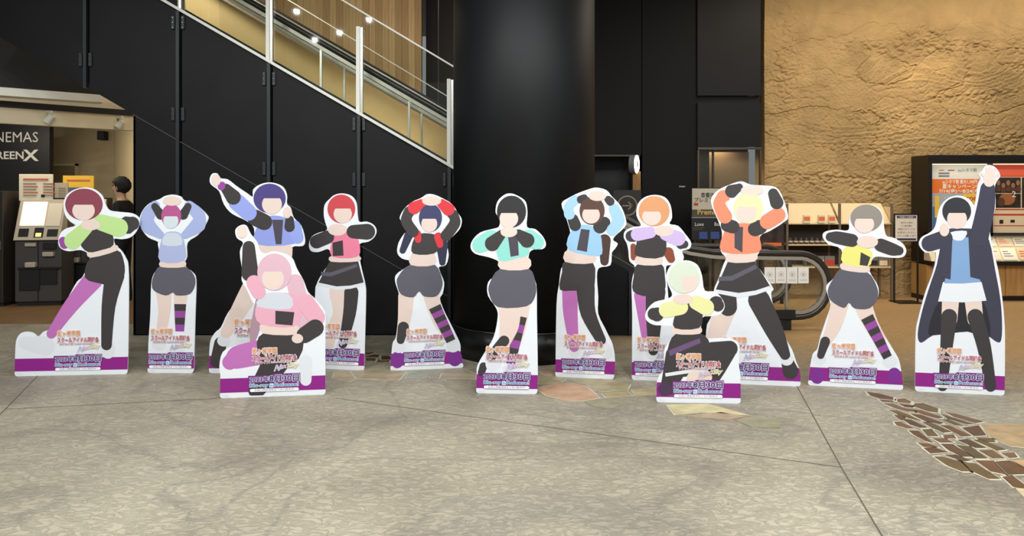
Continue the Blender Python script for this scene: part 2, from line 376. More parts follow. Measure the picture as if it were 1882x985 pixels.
# glass guard along the cladding top
gg = thing('glass_balustrade', 'sloping glass guard with white posts on top of the black cladding', 'balustrade', at(662, top(662), YP+.06))
YG = YP+.06
def slope_bar(name, f0, x0, x1, t, mt, par, Y, d=.05):
    G().prism([at(x0, f0(x0)-t, Y-d/2), at(x1, f0(x1)-t, Y-d/2), at(x1, f0(x1)+t, Y-d/2), at(x0, f0(x0)+t, Y-d/2)], (0, d, 0)).build(name, mt, par)
slope_bar('bottom_rail', lambda x: top(x)-1, 150, 1010, 2.8, M_white, gg, YG-.05, .12)
gtop = lambda x: 3+.597*(x-634)
slope_bar('top_trim', gtop, 330, 1010, 1.6, M_white, gg, YG, .02)
for x in (330, 497, 662, 828, 995):
    a = at(x-6, top(x)-160, YG); b_ = at(x+6, top(x)+4, YG)
    p = G().box(a.x, a.x+.042, YG-.05, YG-.01, b_.z, a.z).build('post', M_white, gg)
    G().box(a.x+.046, b_.x, YG-.045, YG-.005, b_.z, a.z-.01).build('cover_strip', M_trim, p)
for x0, x1 in ((163, 330), (330, 497), (497, 662), (662, 828), (828, 995)):
    G().prism([at(x0+1, top(x0)-1, YG), at(x1-1, top(x1)-1, YG), at(x1-1, max(gtop(x1), -200), YG), at(x0+1, max(gtop(x0), -200), YG)], (0, .012, 0)).build('glass_pane', M_glass, gg)

# escalator: two balustrades with handrail, deck and glass
esc = thing('escalator', 'escalator with glass sides and rubber handrails rising behind the black column', 'escalator', at(1440, 605, 8.6)*1.0)
esc.location = (at(1440, 605, 8.6).x, 9.2, 0)
def rail_path(Y, far):
    P = []
    base = [(330, -72), (480, 14.5), (835, 220), (1130, 390), (1200, 429), (1235, 446), (1270, 457), (1310, 463), (1345, 465), (1400, 465), (1474, 466)]
    for x, y in base: P.append(at(x, y, 8.6))
    c = at(1470, 524, 8.6); r = at(1470, 466, 8.6).z-c.z
    for k in range(1, 13):
        th = math.pi/2-math.pi*k/12*.97
        P.append(Vector((c.x+r*.93*math.cos(th), 8.6, c.z+r*math.sin(th))))
    P.append(at(1440, 583, 8.6))
    return [Vector((p.x, Y, p.z)) for p in P]
for Y in (8.6, 9.8):
    rp = rail_path(Y, Y > 9)
    G().tube(rp, .038, 10).build('handrail', M_rubber, esc, smooth=True)
    def inset(path, d):
        o = []
        for i, p in enumerate(path):
            t = (path[min(i+1, len(path)-1)]-path[max(i-1, 0)]).normalized(); o.append(p+Vector((t.z, 0, -t.x))*d)
        return o
    ip = inset(rp, .055)
    G().sweep(ip, .030, .020).build('rail_guide', M_steel, esc)
    # deck along the bottom of the glass
    dk = [at(x, y, 8.6) for x, y in [(330, 20), (480, 106), (835, 311), (1130, 481), (1215, 528), (1260, 550), (1310, 567), (1360, 574), (1400, 575), (1455, 575)]]
    dk = [Vector((p.x, Y, p.z)) for p in dk]
    G().sweep(dk, .07, .022).build('deck', M_steel, esc)
    G().sweep([p+Vector((0, -.1 if Y < 9 else .1, .0)) for p in dk], .02, .05).build('skirt', M_dark if Y < 9 else M_steel, esc)
    gl = G()
    lower = [at(x, y, 8.6) for x, y in [(330, 20), (480, 106), (835, 311), (1130, 481), (1200, 520), (1235, 539), (1270, 554), (1310, 567), (1345, 573), (1400, 575), (1474, 576)]]
    for i in range(10):
        a, b_ = ip[i], ip[i+1]; c, d = lower[i+1], lower[i]
        gl.flat([a, b_, Vector((c.x, Y, c.z)), Vector((d.x, Y, d.z))])
    gl.flat([ip[10]]+ip[11:24]+[Vector((lower[10].x, Y, lower[10].z))])
    gl.build('glass_panel', M_glass, esc)
    for x in (590, 752, 1445):
        a = at(x, 0, 8.6); zt = max(p.z for p in ip if p.x <= a.x+1.2 and p.x >= a.x-.05) if x > 1300 else None
        k = [i for i in range(len(lower)-1) if lower[i].x <= a.x <= lower[i+1].x]
        if k:
            i = k[0]; t = (a.x-lower[i].x)/(lower[i+1].x-lower[i].x); z0 = lower[i].z+t*(lower[i+1].z-lower[i].z); z1 = ip[i].z+t*(ip[i+1].z-ip[i].z)
            G().box(a.x-.012, a.x+.012, Y-.012, Y+.012, z0, z1).build('glass_clamp', M_trim, esc)
# black base below the deck near the landing, and newel foot
G().prism([at(x, y, 8.5) for x, y in [(1085, 462), (1130, 488), (1215, 535), (1260, 556), (1310, 573), (1360, 580), (1440, 580), (1440, 609), (1085, 609)]], (0, .06, 0)).build('side_skirting', M_dark, esc)
G().box(at(1424, 0, 8.5).x, at(1456, 0, 8.5).x, 8.52, 8.64, 0, at(0, 578, 8.5).z).build('newel_foot', M_dark, esc, bevel=.006)
G().box(at(1424, 0, 8.5).x, at(1456, 0, 8.5).x, 9.74, 9.86, 0, at(0, 578, 8.5).z).build('newel_foot', M_dark, esc, bevel=.006)
# plastered parapet beyond the far balustrade, with a banded metal cap
pt = lambda x: 206+.577*(x-835)
G().prism([at(x, y, 10.2) for x, y in [(330, pt(330)), (1010, pt(1010)), (1010, 600), (330, 600)]], (0, .08, 0)).build('parapet', mat('parapet_plaster', (206, 180, 134), .75, var=.05, vscale=2), esc)
for k, (dy, th_, mt) in enumerate([(2, 2.2, M_dark), (9, 4.2, M_steel), (16, 1.4, M_dark), (22, 3.4, M_steel), (30, 1.6, M_dark), (37, 3.0, M_steel)]):
    G().prism([at(x, pt(x)+dy+q, 10.12) for x, q in ((330, -th_), (1010, -th_), (1010, th_), (330, th_))], (0, .08, 0)).build('cap_band', mt, esc)
G().prism([at(x, .605*(x-530)+q, 10.0) for x, q in ((330, -1), (1010, -1), (1010, 1), (330, 1))], (0, .02, 0)).build('guard_trim', M_white, esc)
# step slope between the balustrades
G().prism([Vector((p.x, 8.7, p.z-.05)) for p in dk]+[Vector((dk[-1].x, 8.7, .01)), Vector((dk[-3].x, 8.7, .01))]+[Vector((p.x, 8.7, max(p.z-.5, .01))) for p in reversed(dk[:-3])], (0, 1.0, 0)).build('step_band', mat('step_steel', (70, 68, 66), .4, .7), esc)
for i in range(4):
    x0 = 1405+i*20.6; a = at(x0, 491, 8.585); b_ = at(x0+19.4, 521-.4*(i % 2), 8.585)
    s_ = ['leftmost', 'second from left', 'second from right', 'rightmost'][i]
    n_ = thing('notice_paper', 'white notice sheet taped on escalator glass, %s of four' % s_, 'paper', ((a.x+b_.x)/2, 8.585, b_.z), 0, 'notices taped on the escalator glass')
    G().box(a.x, b_.x, 8.583, 8.587, b_.z, a.z).build('sheet', M_paper, n_)
    cxx, cz = (a.x+b_.x)/2, (a.z+b_.z)/2+.01; ring = G()
    for k in range(20):
        t0, t1 = 2*math.pi*k/20, 2*math.pi*(k+1)/20
        ring.flat([(cxx+.032*math.cos(t0), 8.5815, cz+.032*math.sin(t0)), (cxx+.032*math.cos(t1), 8.5815, cz+.032*math.sin(t1)), (cxx+.028*math.cos(t1), 8.5815, cz+.028*math.sin(t1)), (cxx+.028*math.cos(t0), 8.5815, cz+.028*math.sin(t0))])
    ring.flat([(cxx-.012, 8.5815, cz-.014), (cxx+.012, 8.5815, cz-.014), (cxx+.012, 8.5815, cz+.012), (cxx-.012, 8.5815, cz+.012)])
    for k in range(2): ring.flat([(a.x+.02, 8.5815, b_.z+.03+k*.012), (b_.x-.02, 8.5815, b_.z+.03+k*.012), (b_.x-.02, 8.5815, b_.z+.034+k*.012), (a.x+.02, 8.5815, b_.z+.034+k*.012)])
    ring.build('pictogram', mat('grey_print', (170, 170, 168), .7), n_)

# stairwell wall of vertical boards
YW = 12.0
wb = thing('wall_back', 'tan board wall behind the escalator', 'wall', (-4.4, YW, 0)); wb['kind'] = 'structure'; del wb['category']
xr = at(775, 0, YW).x; xl = at(246, 0, YW).x
G().box(xl, xr, YW+.02, YW+.1, 0, 5).build('backing', mat('board_backing', (120, 92, 56), .8), wb)
woods = [mat('board_tan_%d' % i, c, .65, var=.16, vscale=6, stretch=(6, 1, .35), bump=.15, bscale=18) for i, c in enumerate([(160, 134, 94), (150, 124, 85), (166, 142, 102), (144, 118, 80)])]
n = int((xr-xl)/.105); pm = {}
for i in range(n):
    x = xl+(xr-xl)*i/n; w = (xr-xl)/n-.003; k = random.randrange(4)
    if k not in pm:
        o = G().box(0, w, -.012, .02, 0.0, 4.98).build('plank', woods[k], wb, local=True); pm[k] = o
    else:
        o = pm[k].copy(); COL.objects.link(o); o.parent = wb
    o.location = (x-wb.location.x, random.uniform(-.004, .004), 0)
struct(G().box(xr, 3.72+.3, 12.6, 12.7, 0, 5).build('wall_rear', mat('black_rear', (14, 14, 15), .7)), 'black wall behind the column')
# exit sign beside the escalator
ex = thing('exit_sign', 'small green lit exit sign hanging beyond the escalator glass', 'exit sign', at(805, 280, 10.6))
a, b_ = at(798, 264, 10.6), at(813, 283, 10.6)
G().box(a.x, b_.x, 10.6, 10.66, b_.z, a.z).build('housing', M_white, ex)
G().box(a.x+.008, b_.x-.008, 10.592, 10.6, b_.z+.008, a.z-.008).build('face', mat('exit_green', (90, 220, 170), emit=1.6), ex)
G().box((a.x+b_.x)/2-.02, (a.x+b_.x)/2+.02, 10.588, 10.592, b_.z+.03, a.z-.03).build('pictogram', mat('exit_white', (235, 255, 245), emit=1.5), ex)
G().tube([((a.x+b_.x)/2, 10.63, a.z), ((a.x+b_.x)/2, 10.63, 5)], .008, 6).build('hanger', M_post, ex)

# ---- black back wall right of the column
YB = 11.6
bw = thing('wall_black', 'black panel wall between the column and the rock wall', 'wall', (at(1240, 0, YB).x, YB, 0)); bw['kind'] = 'structure'; del bw['category']
def bpanel(x0, y0, x1, y1, mt=M_black, name='panel', dy=0., th=.05):
    a, b2 = at(x0, y0, YB), at(x1, y1, YB)
    return G().box(a.x, b2.x, YB+dy, YB+dy+th, max(b2.z, 0), a.z).build(name, mt, bw)
M_bk2 = mat('black_panel_matte', (11, 12, 13), .6, spec=.2)
bpanel(1060, -60, 1179, 284, M_bk2); bpanel(1180.5, -60, 1278, 560, M_bk2)
bpanel(1281, -60, 1397, 176, M_black, dy=-.03); bpanel(1281, 189, 1397, 270, M_black, dy=-.03)
bpanel(1281, 176, 1397, 189, M_gap, 'slot', dy=.03); bpanel(1277, -60, 1281, 560, M_gap, 'joint', dy=.02)
bpanel(1090, 284.5, 1176, 287.5, mat('door_lintel', (70, 60, 52), .4, .6), 'lintel', dy=-.02)
bpanel(1281, 271, 1398, 275, M_trim if False else mat('lintel_steel', (84, 80, 74), .35, .8), 'lintel', dy=-.05)
bpanel(1281, 276, 1284, 560, mat('window_frame', (92, 74, 54), .4, .5), 'frame', dy=-.04); bpanel(1395, 276, 1398, 560, MATS['window_frame'], 'frame', dy=-.04)
bpanel(1284, 276, 1395, 560, M_glass, 'pane', dy=-.02, th=.01)
bpanel(1316, 276, 1319, 560, MATS['window_frame'], 'mullion', dy=.2)
bpanel(1319, 276, 1395, 560, mat('vestibule_wall', (150, 124, 96), .7), 'inner_wall', dy=.5)
struct(G().box(at(1060, 0, 12.5).x, at(1176, 0, 12.5).x, 12.5, 12.55, 0, 2.6).build('door_1', mat('door_dark', (9, 9, 10), .25)), 'dark glazed doorway behind the column')
text('lettering', 'theater', M_paper, bw, at(1248, 344, YB-.002)-bw.location, (1, 0, 0), (0, 0, 1), .10, .035)
# round lit blade sign on a timber post
rs = thing('round_sign', 'round ring-lit sign on a timber post beside the dark doorway', 'sign', (at(1166, 0, 10.6).x, 10.6, 0))
c = at(1166, 302, 10.6)
g = G(); seg = 28
def disc(g, c, r, x0, x1, seg=28, r2=0.):
    vs = []; fs = []
    for x in (x0, x1):
        for j in range(seg):
            th = 2*math.pi*j/seg; vs.append((c.x+x, c.y+r*math.cos(th), c.z+r*math.sin(th)))
    fs = [tuple(range(seg)), tuple(range(2*seg-1, seg-1, -1))]+[(j, seg+j, seg+(j+1) % seg, (j+1) % seg) for j in range(seg)]
    g.add(vs, fs)
def rotz(o, a):
    o.rotation_euler = (0, 0, a)
def disc_l(r, x0, x1, name, mt, par):
    g = G(); disc(g, Vector((0, 0, c.z)), r, x0, x1); o = g.build(name, mt, par, local=True); o.rotation_euler = (0, 0, -math.radians(24)); return o
disc_l(.135, -.05, .03, 'drum', mat('sign_grey', (110, 112, 116), .5), rs)
disc_l(.130, .03, .042, 'lit_rim', mat('ring_glow', (255, 250, 238), emit=5), rs)
disc_l(.045, .042, .046, 'face', mat('sign_face', (220, 214, 200), .5), rs)
G().box(rs.location.x-.02, rs.location.x+.09, 10.60, 10.68, 0, c.z-.10).build('post', mat('post_timber', (150, 108, 58), .6, var=.2, vscale=8, stretch=(6, 6, .5)), rs)
# arrow in a circle
ar = thing('arrow_sign', 'dark sign with an arrow in a circle behind the escalator', 'sign', (at(1153, 0, 10.45).x, 10.45, 0))
c2 = at(1153, 378, 10.45)
G().box(c2.x-.2, c2.x+.2, 10.45, 10.49, 0, c2.z+.22).build('panel', mat('sign_panel', (20, 20, 21), .5), ar)
M_bg = mat('sign_beige', (150, 130, 104), .6)
g = G(); k = 32
for j in range(k):
    t0, t1 = 2*math.pi*j/k, 2*math.pi*(j+1)/k
    g.flat([(c2.x+.145*math.cos(t), 10.447, c2.z+.145*math.sin(t)) for t in (t0, t1)]+[(c2.x+.125*math.cos(t), 10.447, c2.z+.125*math.sin(t)) for t in (t1, t0)])
g.build('ring', M_bg, ar)
g = G().flat([(c2.x-.07, 10.446, c2.z-.009), (c2.x+.07, 10.446, c2.z-.009), (c2.x+.07, 10.446, c2.z+.009), (c2.x-.07, 10.446, c2.z+.009)])
for s_ in (-1, 1):
    g.flat([(c2.x+.08, 10.446, c2.z), (c2.x+.02, 10.446, c2.z+s_*.06), (c2.x+.005, 10.446, c2.z+s_*.047), (c2.x+.055, 10.446, c2.z)])
g.build('arrow', M_bg, ar)

# ---- rock wall
def rock():
    X0, X1, Z1, Y0 = at(1403, 0, 11.7).x, 10.2, 5.0, 11.7
    nx, nz = 520, 400; vs = []; fs = []; nn = noise.noise; V = Vector
    sm = lambda t: max(0., min(1., t))
    for j in range(nz+1):
        z = Z1*j/nz
        for i in range(nx+1):
            x = X0+(X1-X0)*i/nx
            w = nn(V((x*.55, z*.9, 3.3))); w2 = nn(V((x*1.3+5, z*1.7, 1.1)))
            jag = nn(V((x*5, z*6, 2)))*.6+nn(V((x*13, z*15, 5)))*.4
            h = .035*w+.015*w2
            px = HX+F*x/Y0; py = HY-F*(z-ZC)/Y0; e1 = px+26*jag+40*w2; e2 = py+9*jag+22*w2
            def blob(cx_, cy_, rx, ry, k=2.2): return sm((1-math.hypot((e1-cx_)/rx, (e2-cy_)/ry))*k)
            low = sm((py-20)/120.)
            st = max(blob(1720, 128, 230, 34), blob(1700, 252, 260, 34), blob(1560, 250, 150, 30), blob(1860, 140, 120, 40), blob(1600, 10, 200, 20)*.6, blob(1670, 470, 70, 90), blob(1850, 30, 120, 50)*.5)
            s_ = z*(9+3*w)+1.9*nn(V((x*.7, z*1.6, 5)))+.5*jag-x*.5
            ly = math.floor(s_); fr = s_-ly
            h += st*.019*(.2+abs(nn(V((x*.9, ly*3.3, 1))))*1.6)*(fr if fr < .8 else (1-fr)*4)
            m2 = max(blob(1690, 84, 190, 26), blob(1590, 272, 100, 16), blob(1500, 330, 52, 34), blob(1835, 262, 85, 30), blob(1440, 130, 55, 200, 1.2)*.7, blob(1800, 172, 150, 14)*.8, blob(1600, 340, 60, 26), blob(1640, 215, 130, 24)*.6, blob(1860, 90, 50, 22))
            d, _ = noise.voronoi(V((x*8+.6*jag+.4*z, z*12+.6*jag, 0)))
            h += m2*.028*(min(1, (d[1]-d[0])*2.4)-.4)
            cra = abs(nn(V((x*.7+.10*jag, z*2.1+.20*jag+.4*w, 11))))
            h -= .022*sm(1-cra*36)*(.15+.85*low)
            cra = abs(nn(V((x*1.6+.16*jag, z*3.4+.25*jag, 31))))
            h -= .010*sm(1-cra*22)*low
            h += (.003+.007*low)*jag+.005*(.3+low)*nn(V((x*24, z*28, 2)))
            vs.append((x, Y0-.06-h, z))
    for j in range(nz):
        for i in range(nx):
            a = j*(nx+1)+i; fs.append((a, a+1, a+nx+2, a+nx+1))
    k = len(vs); n1 = nx+1
    for j in range(nz+1): vs.append((X0, Y0+.4, Z1*j/nz))
    for j in range(nz): fs.append((k+j, j*n1, (j+1)*n1, k+j+1))
    g = G(); g.v = vs; g.f = fs
    return g
M_rock = mat('ochre_rock', (174, 146, 102), .9, var=.16, vscale=2.2, bump=.5, bscale=45, spec=.2, dist=.6)
wr = struct(rock().build('wall_right', M_rock), 'ochre sculpted rock-relief wall')

# ------------------------------------------------------------------ left lobby
wl = struct(G().box(-12.5, at(209, 0, 12.4).x, 12.4, 12.5, 0, 5).build('wall_left', M_beige), 'beige lobby wall behind the ticket machines')
g = G().prism([at(209, 0, 12.4)*1, Vector((at(250, 0, 10.9).x, 10.9, 0)), Vector((at(250, 0, 10.9).x+.1, 10.9, 0)), Vector((at(209, 0, 12.4).x+.1, 12.45, 0))] if False else
              [Vector((at(209, 0, 12.4).x, 12.4, 0)), Vector((at(243, 0, 11.0).x+.05, 11.0, 0)), Vector((at(243, 0, 11.0).x+.35, 11.0, 0)), Vector((at(209, 0, 12.4).x+.35, 12.45, 0))], (0, 0, 5))
struct(g.build('wall_side', mat('lobby_side', (208, 190, 150), .8)), 'pale side wall of the lobby')
dr = G().box(at(100, 0, 12.38).x, at(140, 0, 12.38).x, 12.36, 12.4, 0, at(0, 305, 12.4).z).build('door_2', mat('lobby_door', (150, 134, 104), .7)); struct(dr, 'beige flush door in the lobby wall')
G().box(at(96, 0, 12.38).x, at(100, 0, 12.38).x, 12.34, 12.4, 0, at(0, 301, 12.4).z).build('door_frame', M_cream, dr)
G().box(at(140, 0, 12.38).x, at(143, 0, 12.38).x, 12.34, 12.4, 0, at(0, 301, 12.4).z).build('door_frame', M_cream, dr)
G().box(at(96, 0, 12.38).x, at(143, 0, 12.38).x, 12.34, 12.4, at(0, 305, 12.4).z, at(0, 301, 12.4).z).build('door_frame', M_cream, dr)
# header beams across the lobby mouth (they recede to the right)
def beam(name, p0, p1, z0, z1, d, mt, label):
    a, b2 = Vector((p0[0], p0[1], z0)), Vector((p1[0], p1[1], z0))
    n_ = Vector((-(b2-a).y, (b2-a).x, 0)).normalized()*d
    return struct(G().prism([a, b2, b2+n_, a+n_], (0, 0, z1-z0)).build(name, mt), label)
B0, B1 = (at(-60, 0, 9.0).x, 9.0), (at(246, 0, 10.3).x, 10.3)
beam('trim_1', B0, B1, 2.46, 2.66, .12, M_cream, 'cream bulkhead over the ticket machines')
beam('trim_2', (B0[0], B0[1]-.02), (B1[0], B1[1]-.02), 2.66, 2.74, .3, M_dark, 'black shadow gap above the cream bulkhead')
beam('trim_3', (at(-60, 0, 8.7).x, 8.75), (at(190, 0, 9.6).x, 9.6), 2.765, 2.86, .25, M_white, 'white slanting beam above the lobby mouth')
beam('trim_4', (at(-60, 0, 9.0).x, 9.45), (at(246, 0, 10.3).x, 10.6), 2.74, 2.95, .2, M_cream, 'cream upper bulkhead behind the white beam')
beam('trim_5', (at(-80, 0, 9.4).x, 9.6), (at(262, 0, 10.6).x, 10.75), 2.95, 5.0, .2, M_dark, 'black wall above the lobby mouth')
# black sign wall with cinema lettering
sg = thing('cinema_sign', 'black cinema sign wall with white lettering above the ticket machines', 'sign', (at(40, 0, 11.4).x, 11.4, 0))
a, b_ = at(-160, 214, 11.4), at(91, 306, 11.4)
G().box(a.x, b_.x, 11.4, 11.5, 0, a.z).build('board', mat('sign_black', (14, 14, 15), .5), sg)
M_sl = mat('sign_letters', (205, 203, 196), .5)
text('lettering', 'CINEMAS', M_sl, sg, at(-35, 261, 11.395)-sg.location, (1, 0, 0), (0, 0, 1), at(70, 0, 11.395).x-at(-35, 0, 11.395).x, .19)
text('lettering', 'SCREEN', M_sl, sg, at(-32, 292, 11.395)-sg.location, (1, 0, 0), (0, 0, 1), at(43, 0, 11.395).x-at(-32, 0, 11.395).x, .14, bold=.02)
text('lettering', 'X', M_sl, sg, at(44, 295, 11.395)-sg.location, (1, 0, 0), (0, 0, 1), at(69, 0, 11.395).x-at(44, 0, 11.395).x, .20, bold=.03)
# wall speaker
sp = thing('wall_speaker', 'small black speaker box high on the beige lobby wall', 'speaker', at(187, 247, 12.34))
a, b_ = at(181, 241, 12.3), at(193.5, 257, 12.3)
G().box(a.x, b_.x, 12.25, 12.4, b_.z, a.z).build('cabinet', M_dark, sp, bevel=.008)
G().box(a.x+.012, b_.x-.012, 12.243, 12.25, b_.z+.012, a.z-.05).build('grille', mat('speaker_grille', (34, 34, 36), .7), sp)
# track spotlights
for (px, py, Yd, lb) in ((91, 206, 9.585, 'white track spotlight nearer the cinema sign'), (221, 216, 10.165, 'white track spotlight nearer the black cladding')):
    t = at(px, py, Yd); th = thing('track_spotlight', lb, 'spotlight', t, 0, 'track spotlights over the ticket machines')
    G().box(t.x-.12, t.x+.03, t.y-.02, t.y+.02, t.z-.012, t.z+.018).build('adapter', M_white, th)
    G().tube([(t.x, t.y, t.z), (t.x, t.y, t.z-.07)], .014, 8).build('stem', M_white, th)
    G().tube([(t.x+.035, t.y, t.z-.05), (t.x-.012, t.y-.01, t.z-.115), (t.x-.03, t.y-.015, t.z-.14)], [.04, .045, .045], 14).build('head', M_white, th, smooth=False)
# smoke detector
sd = tag(G().lathe([(.02, 0), (.06, .01), (.05, .04), (.03, .05)], at(135, 230, 12.0), 14).build('ceiling_sensor', M_dark), 'small dark sensor on the lobby wall near ceiling', 'sensor')

# ticket machines
def ticket_machine(x0, x1, ytop, ybase, Y, label, main):
    s = F/Y; xc = at((x0+x1)/2, 0, Y).x; w = (x1-x0)/s; rz = .17
    t = thing('ticket_machine', label, 'ticket machine', (xc, Y, 0), rz, 'ticket machines in the lobby')
    h = 1.66 if main else 1.5; hw = w/2
    M_k = mat('kiosk_grey', (70, 66, 64), .5); M_kd = mat('kiosk_dark', (28, 27, 27), .45); M_ks = mat('kiosk_silver', (196, 184, 164), .4, .2)
    G().box(-hw, hw, .02, .46, .06, .92).build('body', M_k, t, local=True, bevel=.008)
    G().box(-hw+.02, hw-.02, .05, .46, 0, .06).build('plinth', M_kd, t, local=True)
    G().box(-hw, hw, .22, .46, .92, 1.52).build('back_case', M_kd, t, local=True)
    G().prism([(-hw, -.03, .93), (-hw, .19, 1.50), (-hw, .23, 1.50), (-hw, .23, .93)], (2*hw, 0, 0)).build('console', M_ks, t, local=True)
    n_ = Vector((0, -.57, .22)).normalized()
    def onface(u0, u1, v0, v1, mt, name, d=.006):
        def P(u, v, o): return Vector((u, -.03+.22*v, .93+.57*v))+n_*o
        G().prism([P(u0, v0, -.004), P(u1, v0, -.004), P(u1, v1, -.004), P(u0, v1, -.004)], n_*(d+.004)).build(name, mt, t, local=True)
    onface(-hw+.05, .1*w, .36, .93, mat('screen_glow', (255, 236, 200), emit=3.2), 'screen')
    onface(.14*w, hw-.03, .34, .9, mat('kiosk_label', (226, 214, 190), .6), 'instruction_panel')
    onface(-hw+.05, -.20*w, .08, .28, M_kd, 'card_slot', .002); onface(-.08*w, .12*w, .06, .30, M_kd, 'coin_slot', .002); onface(.2*w, hw-.04, .08, .26, M_kd, 'receipt_slot', .002)
    onface(-.04*w, .08*w, .08, .17, mat('slot_light', (240, 226, 130), emit=.8), 'slot_light', .006)
    G().box(-hw+.14, -.03*w, -.02, .03, .84, .89).build('bill_slot', M_ks, t, local=True, bevel=.006)
    G().box(-hw+.16, -.01*w, -.07, .03, .47+.08, .62).build('coin_tray', M_ks, t, local=True, bevel=.01)
    G().box(.12*w, hw-.06, -.02, .03, .80, .89).build('ticket_slot', M_kd, t, local=True, bevel=.006); G().box(.13*w, hw-.08, -.05, .03, .70, .76).build('ticket_tray', M_ks, t, local=True, bevel=.008)
    G().box(-hw+.05, hw, -.03, .03, .525, .545).build('ledge', M_kd, t, local=True)
    G().box(-hw+.06, .04*w, .0, .021, .22, .52).build('lower_door', M_kd, t, local=True); G().box(.06*w, hw-.05, .0, .021, .30, .52).build('lower_door', M_kd, t, local=True)
    G().box(-.004, .004, .012, .022, .07, .92).build('seam', M_gap, t, local=True)
    # header board
    hb = G().box(-hw-.03, .14*w+.03, .20, .23, 1.48, 1.86).build('header_board', mat('header_paper' if main else 'header_yellow', (236, 226, 200) if main else (236, 190, 60), .6), t, local=True, bevel=.006)
    M_r = mat('print_red', (196, 110, 80), .7); M_o = mat('print_grey', (150, 136, 118), .7); M_bl = mat('print_blue', (84, 96, 120), .7)
    G().box(-hw+.03, .1*w, .192, .198, 1.775, 1.80).build('header_print', M_r, t, local=True)
    if main:
        for r in range(5):
            for cix in range(2): G().box(-hw+.03+cix*.26, -hw+.20+cix*.22+.02*(r % 2), .192, .198, 1.55+r*.042, 1.565+r*.042).build('header_print', M_r if r % 2 else M_o, t, local=True)
        G().box(-.06*w, .02*w, .192, .198, 1.53, 1.57).build('header_print', M_kd, t, local=True)
        sb = G().box(.14*w+.04, hw-.0, .24, .26, 1.40, 1.74).build('side_board', mat('side_paper', (190, 176, 150), .7), t, local=True)
        gq = G()
        for r in range(7): gq.box(.14*w+.09, hw-.03, .234, .238, 1.45+r*.035, 1.457+r*.035)
        gq.build('side_print', M_o, t, local=True)
    else:
        G().box(-hw+.03, .1*w, .192, .198, 1.52, 1.68).build('header_print', M_bl, t, local=True)
    return t
ticket_machine(30, 108, 330, 562, 10.4, 'grey ticket machine with glowing white screen and white notice board', True)
ticket_machine(112, 184, 330, 555, 11.15, 'dark ticket machine with yellow notice board behind the leftmost standee', False)
nb = thing('dark_cabinet', 'tall dark cabinet left of the glowing ticket machine', 'cabinet', (at(-5, 0, 10.5).x, 10.5, 0))
G().box(at(-60, 0, 10.4).x, at(10, 0, 10.4).x, 10.35, 10.9, .05, 1.62).build('body', mat('cabinet_brown', (44, 38, 32), .5), nb, bevel=.01)
G().box(at(-58, 0, 10.4).x, at(9, 0, 10.4).x, 10.38, 11.0, 0, .05).build('plinth', M_dark, nb)
G().box(at(2, 0, 10.4).x, at(6, 0, 10.4).x, 10.335, 10.35, .80, .92).build('handle', M_trim, nb)

